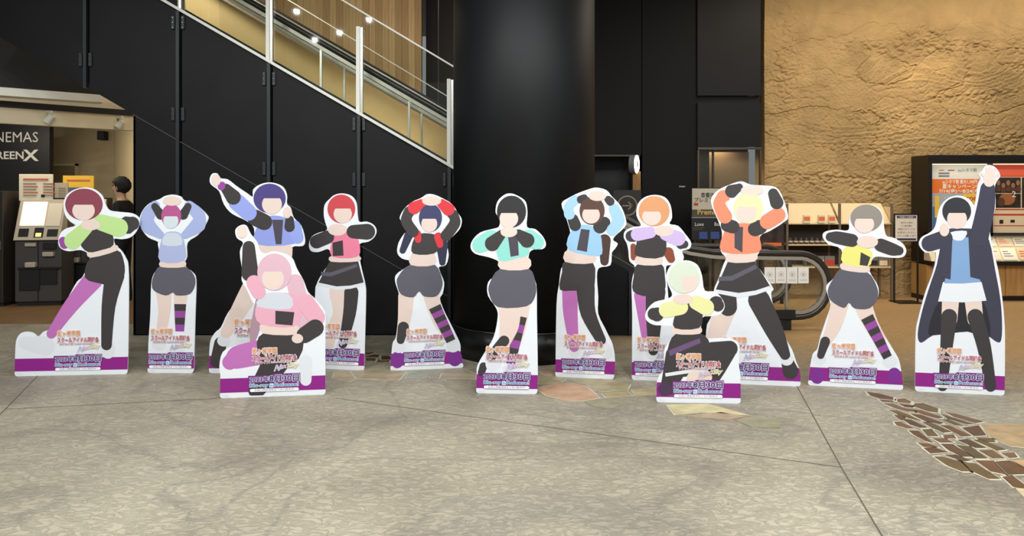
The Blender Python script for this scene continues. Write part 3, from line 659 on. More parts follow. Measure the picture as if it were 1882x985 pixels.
# ------------------------------------------------------------------ person in the lobby (skinned figure, facing left)
def person():
    px, py = at(224, 0, 10.35).x, 10.35
    root = thing('person', 'person with short black hair in dark clothes standing by the ticket machines', 'person', (px, py, 0))
    # x = facing axis (negative x is forward), y = left-right
    J = {'pel': (0, 0, .95, .135), 'spi': (.0, 0, 1.15, .125), 'che': (.01, 0, 1.36, .14), 'nec': (0, 0, 1.50, .058), 'hd0': (-.02, 0, 1.58, .07), 'hd': (-.025, 0, 1.68, .093), 'hdt': (-.02, 0, 1.735, .07),
         'hL': (0, -.09, .92, .10), 'kL': (-.03, -.10, .50, .065), 'aL': (.02, -.10, .09, .042), 'tL': (-.14, -.11, .035, .035),
         'hR': (0, .09, .92, .10), 'kR': (.0, .10, .50, .065), 'aR': (.06, .10, .09, .042), 'tR': (-.10, .11, .035, .035),
         'sL': (.01, -.18, 1.42, .062), 'eL': (.05, -.23, 1.13, .045), 'wL': (-.12, -.22, .95, .032), 'fL': (-.19, -.21, .90, .028),
         'sR': (.01, .18, 1.42, .062), 'eR': (.05, .23, 1.13, .045), 'wR': (-.12, .22, .95, .032), 'fR': (-.19, .21, .90, .028)}
    E_ = [('pel','spi'),('spi','che'),('che','nec'),('nec','hd0'),('hd0','hd'),('hd','hdt'),('pel','hL'),('hL','kL'),('kL','aL'),('aL','tL'),('pel','hR'),('hR','kR'),('kR','aR'),('aR','tR'),
          ('che','sL'),('sL','eL'),('eL','wL'),('wL','fL'),('che','sR'),('sR','eR'),('eR','wR'),('wR','fR')]
    ks = list(J); me = bpy.data.meshes.new('body'); me.from_pydata([J[k][:3] for k in ks], [(ks.index(a), ks.index(b)) for a, b in E_], [])
    o = bpy.data.objects.new('body', me); COL.objects.link(o); o.parent = root
    md = o.modifiers.new('skin', 'SKIN')
    for i, k in enumerate(ks):
        me.skin_vertices[0].data[i].radius = (J[k][3], J[k][3]*(1.15 if k in ('pel', 'spi', 'che') else 1))
    me.skin_vertices[0].data[0].use_root = True
    md.use_smooth_shade = True
    s_ = o.modifiers.new('sub', 'SUBSURF'); s_.levels = 2; s_.render_levels = 2
    dg = bpy.context.evaluated_depsgraph_get(); dg.update()
    m2 = bpy.data.meshes.new_from_object(o.evaluated_get(dg)); o.modifiers.clear(); o.data = m2
    skin = mat('skin', (206, 164, 138), .6); cloth = mat('dark_clothes', (20, 20, 23), .8); shoe = mat('dark_shoes', (16, 16, 16), .5)
    m2.materials.clear()
    for mm in (cloth, skin, shoe): m2.materials.append(mm)
    for p in m2.polygons:
        c = p.center; p.use_smooth = True
        p.material_index = 1 if c.z > 1.49 or (c.x < -.125 and .84 < c.z < 1.0) else (2 if c.z < .10 else 0)
    hair = mat('black_hair', (14, 12, 12), .7, bump=.6, bscale=50)
    bm = bmesh.new(); bmesh.ops.create_icosphere(bm, subdivisions=4, radius=1)
    for v in bm.verts:
        d = v.co.copy(); k = 1+.10*noise.noise(d*4)+.05*noise.noise(d*11)
        v.co = Vector((d.x*.125*k-.005, d.y*.115*k, d.z*.125*k+1.70))
        if d.x < -.25 and d.z < .25: v.co.x = max(v.co.x, -.055-.02*d.z); v.co.z = max(v.co.z, 1.70)
    h_ = bpy.data.meshes.new('hair'); bm.to_mesh(h_); bm.free(); h_.materials.append(hair)
    for p in h_.polygons: p.use_smooth = True
    ho = bpy.data.objects.new('hair', h_); COL.objects.link(ho); ho.parent = root
    f = G(); f.add([(-.112, -.012, 1.655), (-.112, .012, 1.655), (-.138, 0, 1.645), (-.108, 0, 1.70)], [(0, 1, 2), (0, 2, 3), (1, 3, 2), (0, 3, 1)]); f.build('nose', skin, root, local=True)
    for sy in (-1, 1):
        f = G().lathe([(.004, -.008), (.011, 0), (.004, .008)], (-.105, sy*.036, 1.695), 10); f.build('eye', M_ink, root, local=True)
        f = G().lathe([(.008, -.03), (.016, 0), (.01, .028)], (-.01, sy*.098, 1.66), 10); f.build('ear', skin, root, local=True)
    G().box(-.116, -.10, -.022, .022, 1.612, 1.618).build('mouth', mat('lips', (160, 96, 88), .6), root, local=True)
    # fingers
    for sy in (-1, 1):
        for q in range(4):
            y = sy*.21+(q-1.5)*.018; L_ = (.07, .08, .075, .06)[q]
            G().tube([(-.185, y, .895), (-.185-L_*.6, y, .865), (-.19-L_*.75, y, .83)], [.009, .0085, .007], 8).build('finger', skin, root, local=True, smooth=True)
        G().tube([(-.165, sy*.21-sy*.03, .915), (-.20, sy*.21-sy*.045, .89), (-.225, sy*.21-sy*.045, .865)], [.011, .010, .008], 8).build('thumb', skin, root, local=True, smooth=True)
    return root
person()

# ------------------------------------------------------------------ right hand furniture
# poster cabinet
YC = 10.9
pc = thing('poster_cabinet', 'black and wood poster cabinet against the rock wall', 'cabinet', (at(1830, 0, YC).x, YC, 0))
M_frame = mat('frame_black', (22, 19, 17), .4); M_wd = mat('cabinet_wood', (186, 142, 82), .5, var=.18, vscale=5, stretch=(5, 1, .5))
X0, X1 = at(1705, 0, YC).x, at(1990, 0, YC).x; zz = lambda y: at(0, y, YC).z
G().box(X0, X1, YC+.10, YC+.45, zz(484), zz(285)).build('back_case', M_frame, pc)
G().box(X0, X1, YC-.02, YC+.10, zz(300), zz(285)).build('top_frame', M_frame, pc)
G().box(X0, X0+.055, YC-.02, YC+.10, zz(433), zz(300)).build('side_frame', M_frame, pc)
G().box(at(1818.5, 0, YC).x, at(1823.5, 0, YC).x, YC-.02, YC+.10, zz(433), zz(300)).build('centre_frame', M_frame, pc)
G().box(X0, X1, YC-.02, YC+.10, zz(434), zz(428)).build('bottom_frame', M_frame, pc)
G().box(X0, X1, YC-.12, YC+.10, zz(487), zz(479)).build('counter', M_frame, pc)
G().prism([(X0, YC+.10, zz(435)), (X0, YC-.10, zz(479)), (X0, YC+.10, zz(479))], (X1-X0, 0, 0)).build('rack_slope', mat('rack_cream', (222, 206, 172), .6), pc)
G().box(X0, X1, YC+.02, YC+.45, .07, zz(487)).build('cupboard', M_wd, pc)
for i in range(4):
    a = X0+.01+i*(X1-X0)/4; G().box(a, a+(X1-X0)/4-.02, YC+.0, YC+.02, .08, zz(488)).build('cupboard_door', M_wd, pc)
G().box(X0, X1, YC+.05, YC+.45, 0, .07).build('plinth', M_frame, pc)
G().tube([(X0+.1, YC+.06, zz(301.5)), (X1-.1, YC+.06, zz(301.5))], .006, 8).build('light_tube', mat('tube_glow', (255, 228, 190), emit=1.5), pc)
area('cabinet_lamp', ((X0+X1)/2, YC-.12, zz(302)), X1-X0-.3, .04, 2, WARM, ((X0+X1)/2, YC+.1, zz(420)))
area('rack_lamp', ((X0+X1)/2, YC-.15, zz(436)), X1-X0-.3, .04, 2, WARM, ((X0+X1)/2, YC, zz(470)))
def poster(name, label, x0, x1, y0, y1, mt):
    a, b2 = at(x0, y0, YC+.06), at(x1, y1, YC+.06); t = thing(name, label, 'poster', ((a.x+b2.x)/2, YC+.06, b2.z), 0, 'posters in the black cabinet')
    G().box(a.x, b2.x, YC+.06, YC+.07, b2.z, a.z).build('sheet', mt, t)
    return t
def patch(t, x0, x1, y0, y1, mt, k=1, name='print'):
    Y = YC+.06-.001*k; a, b2 = at(x0, y0, Y), at(x1, y1, Y)
    return G().flat([(a.x, Y, b2.z), (b2.x, Y, b2.z), (b2.x, Y, a.z), (a.x, Y, a.z)]).build(name, mt, t)
def ptext(t, s, x0, x1, y, hpx, mt, k=2, bold=0.):
    Y = YC+.06-.001*k; a = at(x0, y, Y); b2 = at(x1, y, Y)
    return text('lettering', s, mt, t, a-t.location, (1, 0, 0), (0, 0, 1), b2.x-a.x, hpx*Y/F, bold=bold)
O1 = mat('pr_orange', (232, 118, 44), .6); O2 = mat('pr_lightgrey', (168, 176, 186), .6); O3 = mat('pr_yellow', (240, 196, 70), .6); O4 = mat('pr_blue', (74, 120, 170), .6)
O5 = mat('pr_white', (246, 240, 226), .6); O6 = mat('pr_red', (196, 62, 40), .6); O7 = mat('pr_dark', (44, 34, 28), .6, var=.7, vscale=10); O8 = mat('pr_cream', (238, 214, 176), .6); O9 = mat('pr_slate', (110, 122, 134), .6)
p1 = poster('campaign_poster', 'orange and pale cinema discount campaign poster in left cabinet bay', 1712, 1818, 301, 428, mat('pr_sheet', (226, 226, 216), .5))
patch(p1, 1713, 1817, 329, 355, O1); patch(p1, 1713, 1817, 355, 427, O2); patch(p1, 1714, 1730, 380, 427, O4, 2); patch(p1, 1718, 1726, 360, 400, O3, 3)
patch(p1, 1770, 1800, 356, 376, O3, 2); patch(p1, 1725, 1745, 317, 320, O9, 2); patch(p1, 1725, 1745, 322, 325, O9, 2); patch(p1, 1726, 1735, 312, 314, O1, 2); patch(p1, 1742, 1754, 312, 314, O6, 2)
ptext(p1, 'auシネマ割', 1761, 1795, 315.5, 6.5, O9, 3, .01); ptext(p1, 'auシネマ割 最大1,100円', 1732, 1796, 337, 7, O5, 3, .015); ptext(p1, '夏キャンペーン!', 1732, 1796, 346, 8, O5, 3, .02)
ptext(p1, '7/14(金)〜8/24(木)', 1726, 1802, 354, 7, O5, 3, .02); ptext(p1, '400', 1773, 1797, 369, 9, O6, 4, .02); ptext(p1, 'au スマートパス', 1735, 1765, 364, 4, O5, 3); patch(p1, 1735, 1812, 385, 388, O5, 3); patch(p1, 1735, 1812, 395, 397, O5, 3); patch(p1, 1735, 1805, 405, 407, O5, 3)
p2 = poster('film_poster', 'red film poster with dark photo blocks in right cabinet bay', 1824, 1960, 300, 429, O8)
patch(p2, 1825, 1959, 301, 325, O6); patch(p2, 1828, 1876, 326, 382, O7, 2); patch(p2, 1878, 1958, 326, 382, O7, 2)
patch(p2, 1830, 1950, 311, 323, mat('pr_redlight', (216, 92, 60), .6), 2); patch(p2, 1826, 1958, 384, 386, O6, 2); patch(p2, 1826, 1958, 393, 396, O6, 2); patch(p2, 1826, 1958, 414, 415.5, O6, 2)
patch(p2, 1837, 1844, 404, 411, O7, 3); patch(p2, 1857, 1865, 404, 409, O7, 3)
def blotch(t, cx_, cy_, rx, ry, mt, k):
    Y = YC+.06-.001*k
    G().flat([at(cx_+rx*math.cos(a), cy_+ry*math.sin(a), Y) for a in [2*math.pi*i/14 for i in range(14)]]).build('print', mt, t)
for i in range(5):
    blotch(p2, 1835+i*9, 336+(i % 2)*5, 3.6, 5, mat('pr_face', (150, 106, 76), .7), 3); blotch(p2, 1835+i*9.3, 347+(i % 2)*3, 4.6, 5.5, mat('pr_brown', (86, 58, 40), .7), 4)
for i in range(8): blotch(p2, 1886+i*9, 338+(i % 3)*4, 3.6, 5, mat('pr_face', (150, 106, 76), .7), 3)
blotch(p2, 1851, 366, 15, 11, mat('pr_orange2', (160, 98, 56), .7), 3); blotch(p2, 1840, 371, 7, 8, mat('pr_brown', (86, 58, 40), .7), 4)
patch(p2, 1828, 1876, 355, 356, O8, 4)
ptext(p2, '2', 1860, 1867, 362, 13, O5, 5)
# leaflets in two rows on the rack
LC = [(226, 214, 190), (232, 222, 200), (214, 190, 150), (236, 228, 212), (220, 204, 176)]
lf = {}
for r in range(2):
    for i in range(8):
        y0, y1 = ((437, 453), (457, 477))[r]; f0 = (y0-435)/44; f1 = (y1-435)/44
        x0 = 1716+i*30
        if x0 > 1905: continue
        P = lambda x, f, d: Vector((at(x, 0, YC).x, YC+.10-.20*f-d, zz(435)+(zz(479)-zz(435))*f+d*.3))
        pts = [P(x0, f1, .012), P(x0+27, f1, .012), P(x0+27, f0, .012), P(x0, f0, .012)]
        t = thing('leaflet', '%s leaflet in the %s row of the cabinet rack, %s from its left end' % (['cream', 'white', 'tan', 'pale', 'beige'][(i+2*r) % 5], ('upper', 'lower')[r], ['first', 'second', 'third', 'fourth', 'fifth', 'sixth', 'seventh', 'eighth'][i]), 'leaflet', sum(pts, Vector())/4, 0, 'leaflets on the cabinet rack')
        G().prism(pts, (0, .006, 0)).build('sheet', mat('leaflet_%d' % ((i+2*r) % 5), LC[(i+2*r) % 5], .6), t)
        P2 = lambda u, f: P(x0+27*u, f0+(f1-f0)*f, .0135)
        g = G()
        for k in range(3): g.flat([P2(.12, .3+.2*k), P2(.5+.12*((i+k) % 4), .3+.2*k), P2(.5+.12*((i+k) % 4), .22+.2*k), P2(.12, .22+.2*k)])
        g.build('print', [O1, O9, O6, mat('print_grey', (150, 136, 118), .7)][(i+r) % 4], t)
# notice board on thin black legs
YS = 10.75
ns = thing('notice_stand', 'white notice on thin black-legged stand between shelves and poster cabinet', 'sign stand', (at(1665, 0, YS).x, YS, 0))
zs = lambda y: at(0, y, YS).z; xs = lambda x: at(x, 0, YS).x
for x in (1643.5, 1686.5): G().box(xs(x)-.010, xs(x)+.010, YS-.01, YS+.01, 0, zs(393)).build('leg', M_frame, ns)
G().box(xs(1643), xs(1687), YS-.15, YS+.15, 0, .015).build('foot', M_frame, ns)
G().box(xs(1643), xs(1687), YS-.01, YS+.01, zs(395), zs(392.5)).build('top_bar', M_frame, ns)
G().box(xs(1645), xs(1685.5), YS-.006, YS+.006, zs(443), zs(395)).build('board', mat('notice_board', (226, 216, 200), .6), ns)
M_navy = mat('navy_print', (44, 42, 78), .6)
G().box(xs(1648), xs(1683), YS-.009, YS-.006, zs(401), zs(396.5)).build('header', M_navy, ns); G().box(xs(1648), xs(1683), YS-.009, YS-.006, zs(441.5), zs(438)).build('footer', M_navy, ns)
for k, (s_, xa, xb) in enumerate([('ご来場のお客様へ', 1650, 1681)]): text('lettering', s_, M_paper, ns, Vector((xs(xa), YS-.010, zs(400.5)))-ns.location, (1, 0, 0), (0, 0, 1), xs(xb)-xs(xa), .028)
for k, (s_, xa, xb) in enumerate([('本日の上映は', 1655, 1677), ('ご入場の際は', 1655, 1676), ('係員までチケットを', 1650, 1681), ('お見せください', 1649, 1682), ('よろしくお願いします', 1649, 1682)]):
    text('lettering', s_, M_ink, ns, Vector((xs(xa), YS-.008, zs(410.5+k*6)))-ns.location, (1, 0, 0), (0, 0, 1), xs(xb)-xs(xa), .026)
# white merchandise shelves
YH = 11.0
sh = thing('display_shelves', 'cream display shelves with merchandise against the rock wall', 'shelf', (at(1540, 0, YH).x, YH, 0))
zh = lambda y: at(0, y, YH).z; xh = lambda x: at(x, 0, YH).x
M_sh = mat('shelf_cream', (226, 202, 160), .55); M_shd = mat('shelf_frame', (112, 98, 80), .5); M_shk = mat('shelf_dark', (52, 42, 32), .7)
for x in (1446.5, 1543, 1639):
    for y in (YH, YH+.38): G().box(xh(x)-.016, xh(x)+.016, y-.015, y+.015, 0, zh(374)).build('upright', M_shd, sh)
for (xa, xb) in ((1448.5, 1541), (1545, 1637)):
    G().prism([(xh(xa), YH-.0, zh(410)), (xh(xb), YH-.0, zh(410)), (xh(xb), YH+.30, zh(374)), (xh(xa), YH+.30, zh(374))], (0, .02, 0)).build('header_slope', M_sh, sh)
    for y in (410, 449, 490): G().box(xh(xa), xh(xb), YH-.015, YH+.37, zh(y)-.018, zh(y)).build('shelf', M_sh, sh)
    G().box(xh(xa), xh(xb), YH+.36, YH+.375, zh(490), zh(410)).build('back_panel', M_shk, sh)
sides = G().box(xh(1638), xh(1640), YH, YH+.37, zh(490), zh(380)).build('side_panel', M_sh, sh)
for i, x in enumerate((1481, 1508, 1527)):
    b2 = thing('ticket_box', 'small white and orange box on the sloped shelf top, %s of three' % ['left', 'middle', 'right'][i], 'box', (xh(x), YH-.03, zh(408)), 0, 'small boxes on the shelf top')
    G().box(xh(x-6), xh(x+6), YH-.045, YH-.01, zh(409.5), zh(395)).build('carton', mat('carton_white', (232, 220, 200), .6), b2)
    G().box(xh(x-6)+.004, xh(x+6)-.004, YH-.047, YH-.045, zh(405.5), zh(398)).build('logo', mat('pr_orange', (232, 118, 44)), b2)
# rows of small packets
def packet(x, y, i, lb, grp):
    t = thing('toy_packet', lb, 'packet', (xh(x), YH+.06, zh(y)), 0, grp)
    g = G().lathe([(.024, 0), (.034, .02), (.036, .05), (.022, .085), (.010, .10)], (xh(x), YH+.06, zh(y)), 10); g.build('pouch', mat('packet_dark', (64, 54, 52), .3, var=.6, vscale=40), t, smooth=True)
    G().lathe([(.035, .028), (.037, .05)], (xh(x), YH+.06, zh(y)), 10).build('label', mat('packet_label', (206, 190, 170), .5), t)
OR = ['first', 'second', 'third', 'fourth', 'fifth', 'sixth', 'seventh', 'eighth', 'ninth']
for i in range(9): packet(1455+i*10.0, 449, i, 'small dark packet on the middle left shelf, %s from its left end' % OR[i], 'packets on the middle shelf')
for i, (xa, xb, yy, bayn) in enumerate([(1482, 1494, 473, 'left'), (1500, 1517, 471, 'left'), (1518, 1536, 471, 'left'), (1600, 1616, 472, 'right'), (1617, 1634, 472, 'right')]):
    t = thing('goods_case', 'clear plastic goods case on the lowest %s shelf, %s' % (bayn, ['narrow one', 'middle one', 'rightmost', 'left of the pair', 'right of the pair'][i]), 'case', (xh((xa+xb)/2), YH+.08, zh(490)), 0, 'plastic cases on the lowest shelf')
    G().box(xh(xa), xh(xb), YH+.03, YH+.15, zh(490), zh(yy)).build('case', mat('case_plastic', (128, 122, 112), .25), t, bevel=.004)
    G().box(xh(xa)+.01, xh(xb)-.01, YH+.027, YH+.03, zh(488), zh(yy+7)).build('insert', [O7, O8, O6][i % 3], t)
# seat advert board and dark poster board behind the escalator
YA = 10.5
ad = thing('seat_advert_board', 'premium seat advertising board with white top behind the escalator', 'sign board', (at(1310, 0, YA).x, YA, 0))
za = lambda y: at(0, y, YA).z; xa_ = lambda x: at(x, 0, YA).x
G().box(xa_(1271), xa_(1392), YA, YA+.04, za(441), za(345)).build('board', mat('advert_black', (22, 22, 24), .4), ad)
for x in (1278, 1385): G().box(xa_(x)-.02, xa_(x)+.02, YA+.01, YA+.05, 0, za(441)).build('leg', M_frame, ad)
G().box(xa_(1272), xa_(1391), YA-.003, YA, za(385), za(346.5)).build('white_panel', mat('advert_white', (196, 186, 166), .5), ad)
G().box(xa_(1272), xa_(1391), YA-.003, YA, za(398.5), za(385)).build('grey_panel', mat('advert_grey', (74, 66, 54), .5), ad)
G().box(xa_(1271), xa_(1392), YA-.008, YA, za(400.5), za(399)).build('divider', M_trim, ad)
LT = lambda s_, x0, x1, y, h, mt, b=0.: text('lettering', s_, mt, ad, Vector((xa_(x0), YA-.006, za(y)))-ad.location, (1, 0, 0), (0, 0, 1), xa_(x1)-xa_(x0), h*YA/F, bold=b)
LT('音響体感', 1288, 1322, 362, 8, M_ink, .01); LT('プレミアムシート', 1276, 1348, 371, 8, M_ink, .01); LT('Premium', 1282, 1330, 394, 11, mat('gold_print', (214, 178, 84), .5), .02)
LT('Luxe', 1277, 1293, 415, 8, M_paper); LT('Box', 1313, 1326, 415, 8, M_paper)
for k in range(2): G().box(xa_(1273), xa_(1295-k*4), YA-.004, YA, za(419.4+k*3), za(418.4+k*3)).build('caption', mat('advert_caption', (90, 86, 74), .6), ad)
G().box(xa_(1275), xa_(1283), YA-.005, YA, za(378), za(373)).build('red_badge', O6, ad)
G().box(xa_(1285), xa_(1300), YA-.004, YA, za(439), za(426)).build('seat_picture', mat('seat_blue', (56, 76, 140), .5), ad); G().box(xa_(1306), xa_(1322), YA-.004, YA, za(439), za(426)).build('seat_picture', mat('seat_blue', (56, 76, 140), .5), ad)
fp = thing('film_poster_stand', 'dark film poster stand between escalator and cream shelves', 'poster stand', (at(1418, 0, 10.6).x, 10.6, 0))
zq = lambda y: at(0, y, 10.6).z; xq = lambda x: at(x, 0, 10.6).x
G().box(xq(1396), xq(1442), 10.6, 10.64, zq(466), zq(372)).build('board', M_frame, fp)
G().box(xq(1398), xq(1440), 10.596, 10.6, zq(463), zq(375)).build('sheet', mat('film_dark', (60, 44, 40), .4, var=.8, vscale=7), fp)
G().box(xq(1402), xq(1436), 10.593, 10.596, zq(452), zq(446)).build('title_strip', mat('film_title', (224, 110, 50), .5), fp)
for x in (1400, 1438): G().box(xq(x)-.02, xq(x)+.02, 10.61, 10.65, 0, zq(466)).build('leg', M_frame, fp)

# ------------------------------------------------------------------ standees (printed figures are plain faceless stand-ins)
SKN, BK, SH, PU, PK, WH, DK = 'e3cfc6', '3a3638', '5a5864', '94489c', 'bd6fb6', 'dfe3ea', '4a4450'
def smooth_open(pts, n=3):
    out = []
    for i in range(len(pts)-1):
        p0, p1, p2, p3 = pts[max(i-1, 0)], pts[i], pts[i+1], pts[min(i+2, len(pts)-1)]
        for k in range(n):
            t = k/n; t2, t3 = t*t, t*t*t
            out.append(tuple(.5*(2*p1[j]+(p2[j]-p0[j])*t*.9+(2*p0[j]-5*p1[j]+4*p2[j]-p3[j])*t2*.9+(1-.9)*0+(3*p1[j]-p0[j]-3*p2[j]+p3[j])*t3*.9)+(0 if True else 0) for j in (0, 1)) if False else
                       tuple(.5*((2*p1[j])+(-p0[j]+p2[j])*t+(2*p0[j]-5*p1[j]+4*p2[j]-p3[j])*t2+(-p0[j]+3*p1[j]-3*p2[j]+p3[j])*t3) for j in (0, 1)))
    out.append(pts[-1]); return out
def smooth_closed(pts, n=3):
    m = len(pts); out = []
    for i in range(m):
        p0, p1, p2, p3 = pts[i-1], pts[i], pts[(i+1) % m], pts[(i+2) % m]
        for k in range(n):
            t = k/n; t2, t3 = t*t, t*t*t
            out.append(tuple(.5*((2*p1[j])+(-p0[j]+p2[j])*t+(2*p0[j]-5*p1[j]+4*p2[j]-p3[j])*t2+(-p0[j]+3*p1[j]-3*p2[j]+p3[j])*t3) for j in (0, 1)))
    return out
def clip(poly, axis, val, keep_less):
    out = []
    for i in range(len(poly)):
        a, b = poly[i-1], poly[i]
        ia = (a[axis] <= val) == keep_less; ib = (b[axis] <= val) == keep_less
        if ia != ib:
            t = (val-a[axis])/(b[axis]-a[axis]); out.append((a[0]+(b[0]-a[0])*t, a[1]+(b[1]-a[1])*t))
        if ib: out.append(b)
    return out
def ell(cx, cy, rx, ry, n=28): return [(cx+rx*math.cos(2*math.pi*i/n), cy+ry*math.sin(2*math.pi*i/n)) for i in range(n)]
def capsule(ch, n=8):
    """outline of a tapered chain of discs in the plane"""
    L, R = [], []
    m = len(ch)
    for i, (x, y, r) in enumerate(ch):
        a, b = ch[max(i-1, 0)], ch[min(i+1, m-1)]; dx, dy = b[0]-a[0], b[1]-a[1]; d = math.hypot(dx, dy) or 1
        nx, ny = -dy/d, dx/d; L.append((x+nx*r, y+ny*r)); R.append((x-nx*r, y-ny*r))
    if m > 2: L, R = smooth_open(L, 4), smooth_open(R, 4)
    def cap(i, j):
        (x, y, r), b = ch[i], ch[j]; th = math.atan2(y-b[1], x-b[0])
        return [(x+r*math.cos(th+t), y+r*math.sin(th+t)) for t in [math.pi/2-math.pi*k/n for k in range(1, n)]]
    e = cap(m-1, m-2); s_ = cap(0, 1)
    # L runs start->end on left, then end cap, R reversed, start cap
    d0 = math.hypot(e[0][0]-L[-1][0], e[0][1]-L[-1][1]); d1 = math.hypot(e[-1][0]-L[-1][0], e[-1][1]-L[-1][1])
    if d1 < d0: e.reverse()
    d0 = math.hypot(s_[0][0]-R[0][0], s_[0][1]-R[0][1]); d1 = math.hypot(s_[-1][0]-R[0][0], s_[-1][1]-R[0][1])
    if d1 < d0: s_.reverse()
    return L+e+R[::-1]+s_
def E(cx, cy, rx, ry, c, nm): return (nm, ell(cx, cy, rx, ry), c)
def C(ch, c, nm): return (nm, capsule(ch), c)
def P(p, c, nm): return (nm, smooth_closed(p, 3), c)
def Q(p, c, nm): return (nm, p, c)
def stripes(x0, y0, x1, y1, w0, w1, n):
    r = []; d = math.hypot(x1-x0, y1-y0); nx, ny = -(y1-y0)/d, (x1-x0)/d
    for k in range(n):
        t0, t1 = k/n, (k+1)/n; a, b = w0+(w1-w0)*t0, w0+(w1-w0)*t1
        f = lambda t, w, s: (x0+(x1-x0)*t+nx*w*s, y0+(y1-y0)*t+ny*w*s)
        r.append(Q([f(t0, a, -1), f(t0, a, 1), f(t1, b, 1), f(t1, b, -1)], BK if k % 2 == 0 else PU, 'sock_print'))
    return r
HD, FC, HN, AR, TR, LG, SHS, HP = 'head_print', 'face_print', 'hand_print', 'sleeve_print', 'top_print', 'leg_print', 'shoe_print', 'shorts_print'
M_board = mat('standee_board', (231, 236, 243), .5); M_band = mat('band_purple', (142, 30, 134), .42)
def pm_(h): return mat('print_'+h, h, .5)
M_cover = mat('title_halo', (252, 244, 246), .5)
T_or, T_rd, T_ind, T_bl, T_pp, T_wh = pm_('f0a35e'), pm_('b8384e'), pm_('3d2a7a'), pm_('5a9ad0'), pm_('7a2a86'), pm_('fbfbfd')
def standee(label, o, s, base, outline, art, date):
    """o, s: origin and scale of the sketch; base: left and right end of the board's foot; date: left end, right end, baseline of the date line"""
    tp = lambda p: (o[0]+s*p[0], o[1]+s*p[1])
    b0, b1 = tp(base[0]), tp(base[1])
    A, B = onfloor(*b0), onfloor(*b1); D = B-A; L_ = D.length; rz = math.atan2(D.y, D.x); mid = (A+B)/2
    t = thing('standee', label, 'standee', mid, rz, 'cardboard figure standees in the hall')
    def loc(p):
        x, y = tp(p); k = (x-HX)/F; q = (k*A.y-A.x)/(D.x-k*D.y); Y = A.y+q*D.y
        return ((q-.5)*L_, ZC-(y-HY)*Y/F)
    ol = [loc(p) for p in smooth_open(outline, 3)]
    ol[0] = (ol[0][0], 0.0); ol[-1] = (ol[-1][0], 0.0)
    ol = [(u, max(v, 0.0)) for u, v in ol]
    # rounded foot corners
    u0, u1 = ol[0][0], ol[-1][0]; r = .018
    ol = [(u0, r)]+[p for p in ol[1:-1] if p[1] > r]+[(u1, r), (u1-.3*r, .3*r), (u1-r, 0), (u0+r, 0), (u0+.3*r, .3*r)]
    G().prism([(u, 0, v) for u, v in ol], (0, .010, 0)).build('board', M_board, t, local=True)
    hmax = max(v for u, v in ol); um = (u0+u1)/2
    G().prism([(um-.05, .010, .0), (um-.05, .24, .0), (um-.05, .012, hmax*.32)], (.004, 0, 0)).build('support_stay', mat('cardboard', (176, 150, 112), .8), t, local=True)
    G().prism([(um+.05, .010, .0), (um+.05, .24, .0), (um+.05, .012, hmax*.32)], (.004, 0, 0)).build('support_stay', MATS['cardboard'], t, local=True)
    G().box(um-.07, um+.07, .012, .25, 0, .004).build('support_foot', MATS['cardboard'], t, local=True)
    bd = clip(clip(ol, 1, .150, True), 1, .040, False)
    ub0, ub1 = min(p[0] for p in bd), max(p[0] for p in bd)
    y_ = [0.0]
    def lay(pts, mt, nm):
        y_[0] -= .00018
        return G().flat([(u, y_[0], v) for u, v in pts][::-1]).build(nm, mt, t, local=True)
    lay(bd, M_band, 'purple_band')
    olx = ol
    heads = [(p, c) for nm, p, c in art if nm == HD]
    art2 = []
    for nm, pts, c in art:
        art2.append((nm, pts, c))
        if nm == FC and heads:
            hp, hc = [a for a in art2 if a[0] == HD][-1][1:]; ys = [p[1] for p in pts]; xs_ = [p[0] for p in pts]
            yl = min(ys)+.20*(max(ys)-min(ys)); cap_ = clip(hp, 1, yl, True)
            art2.append(('fringe_print', cap_, hc))
    for nm, pts, c in art2:
        q = [loc(p) for p in pts]
        q = [(u, max(v, .012)) for u, v in q]
        lay(q, pm_(c), nm)
    # lettering
    d0, d1 = loc((date[0], date[2])), loc((date[1], date[2])); w = d1[0]-d0[0]; u, v = d0[0], .115*w/.37+.006
    ux, uz = (1, 0, 0), (0, 0, 1)
    def rect(x0, x1, z0, z1, mt, nm, rr=.25):
        hh = (z1-z0)/2; zc_ = (z0+z1)/2; n = 6
        pts = [(x1-hh+hh*math.cos(a), zc_+hh*math.sin(a)) for a in [-math.pi/2+math.pi*k/n for k in range(n+1)]]+[(x0+hh+hh*math.cos(a), zc_+hh*math.sin(a)) for a in [math.pi/2+math.pi*k/n for k in range(n+1)]]
        return lay(pts, mt, nm)
    def T(str_, x, z, wd_, ht, mt, nm, bold=0., slope=0., italic=0., halo=0.):
        y_[0] -= .00018
        return text(nm, str_, mt, t, (u+x*w, y_[0], v+z*w), ux, uz, wd_*w, ht*w, bold=bold, slope=slope, italic=italic, halo=halo)
    lay([(u-.035*w, v-.03*w), (u+1.03*w, v-.03*w), (u+1.03*w, v+.155*w), (u+.46*w, v+.155*w), (u+.42*w, v+.125*w), (u-.035*w, v+.125*w)], T_pp, 'date_panel')
    for hl, bld, mt in ((.075, .012, T_wh), (0, .018, T_ind)):
        T('2023年', 0, .0, .385, .105, mt, 'date_print', bld, halo=hl); T('8月30日', .40, .0, .60, .135, mt, 'date_print', bld, halo=hl)
    for hl, bld, mt in ((.07, .012, T_wh), (0, .012, T_bl)):
        T('Blu-ray', 0, -.115, .37, .095, mt, 'release_print', bld, halo=hl); T('Release!', .505, -.115, .485, .095, mt, 'release_print', bld, halo=hl)
    lay([(u+.44*w+.055*w*math.cos(a), v-.088*w+.055*w*math.sin(a)) for a in [2*math.pi*k/20 for k in range(20)]], T_bl, 'round_badge')
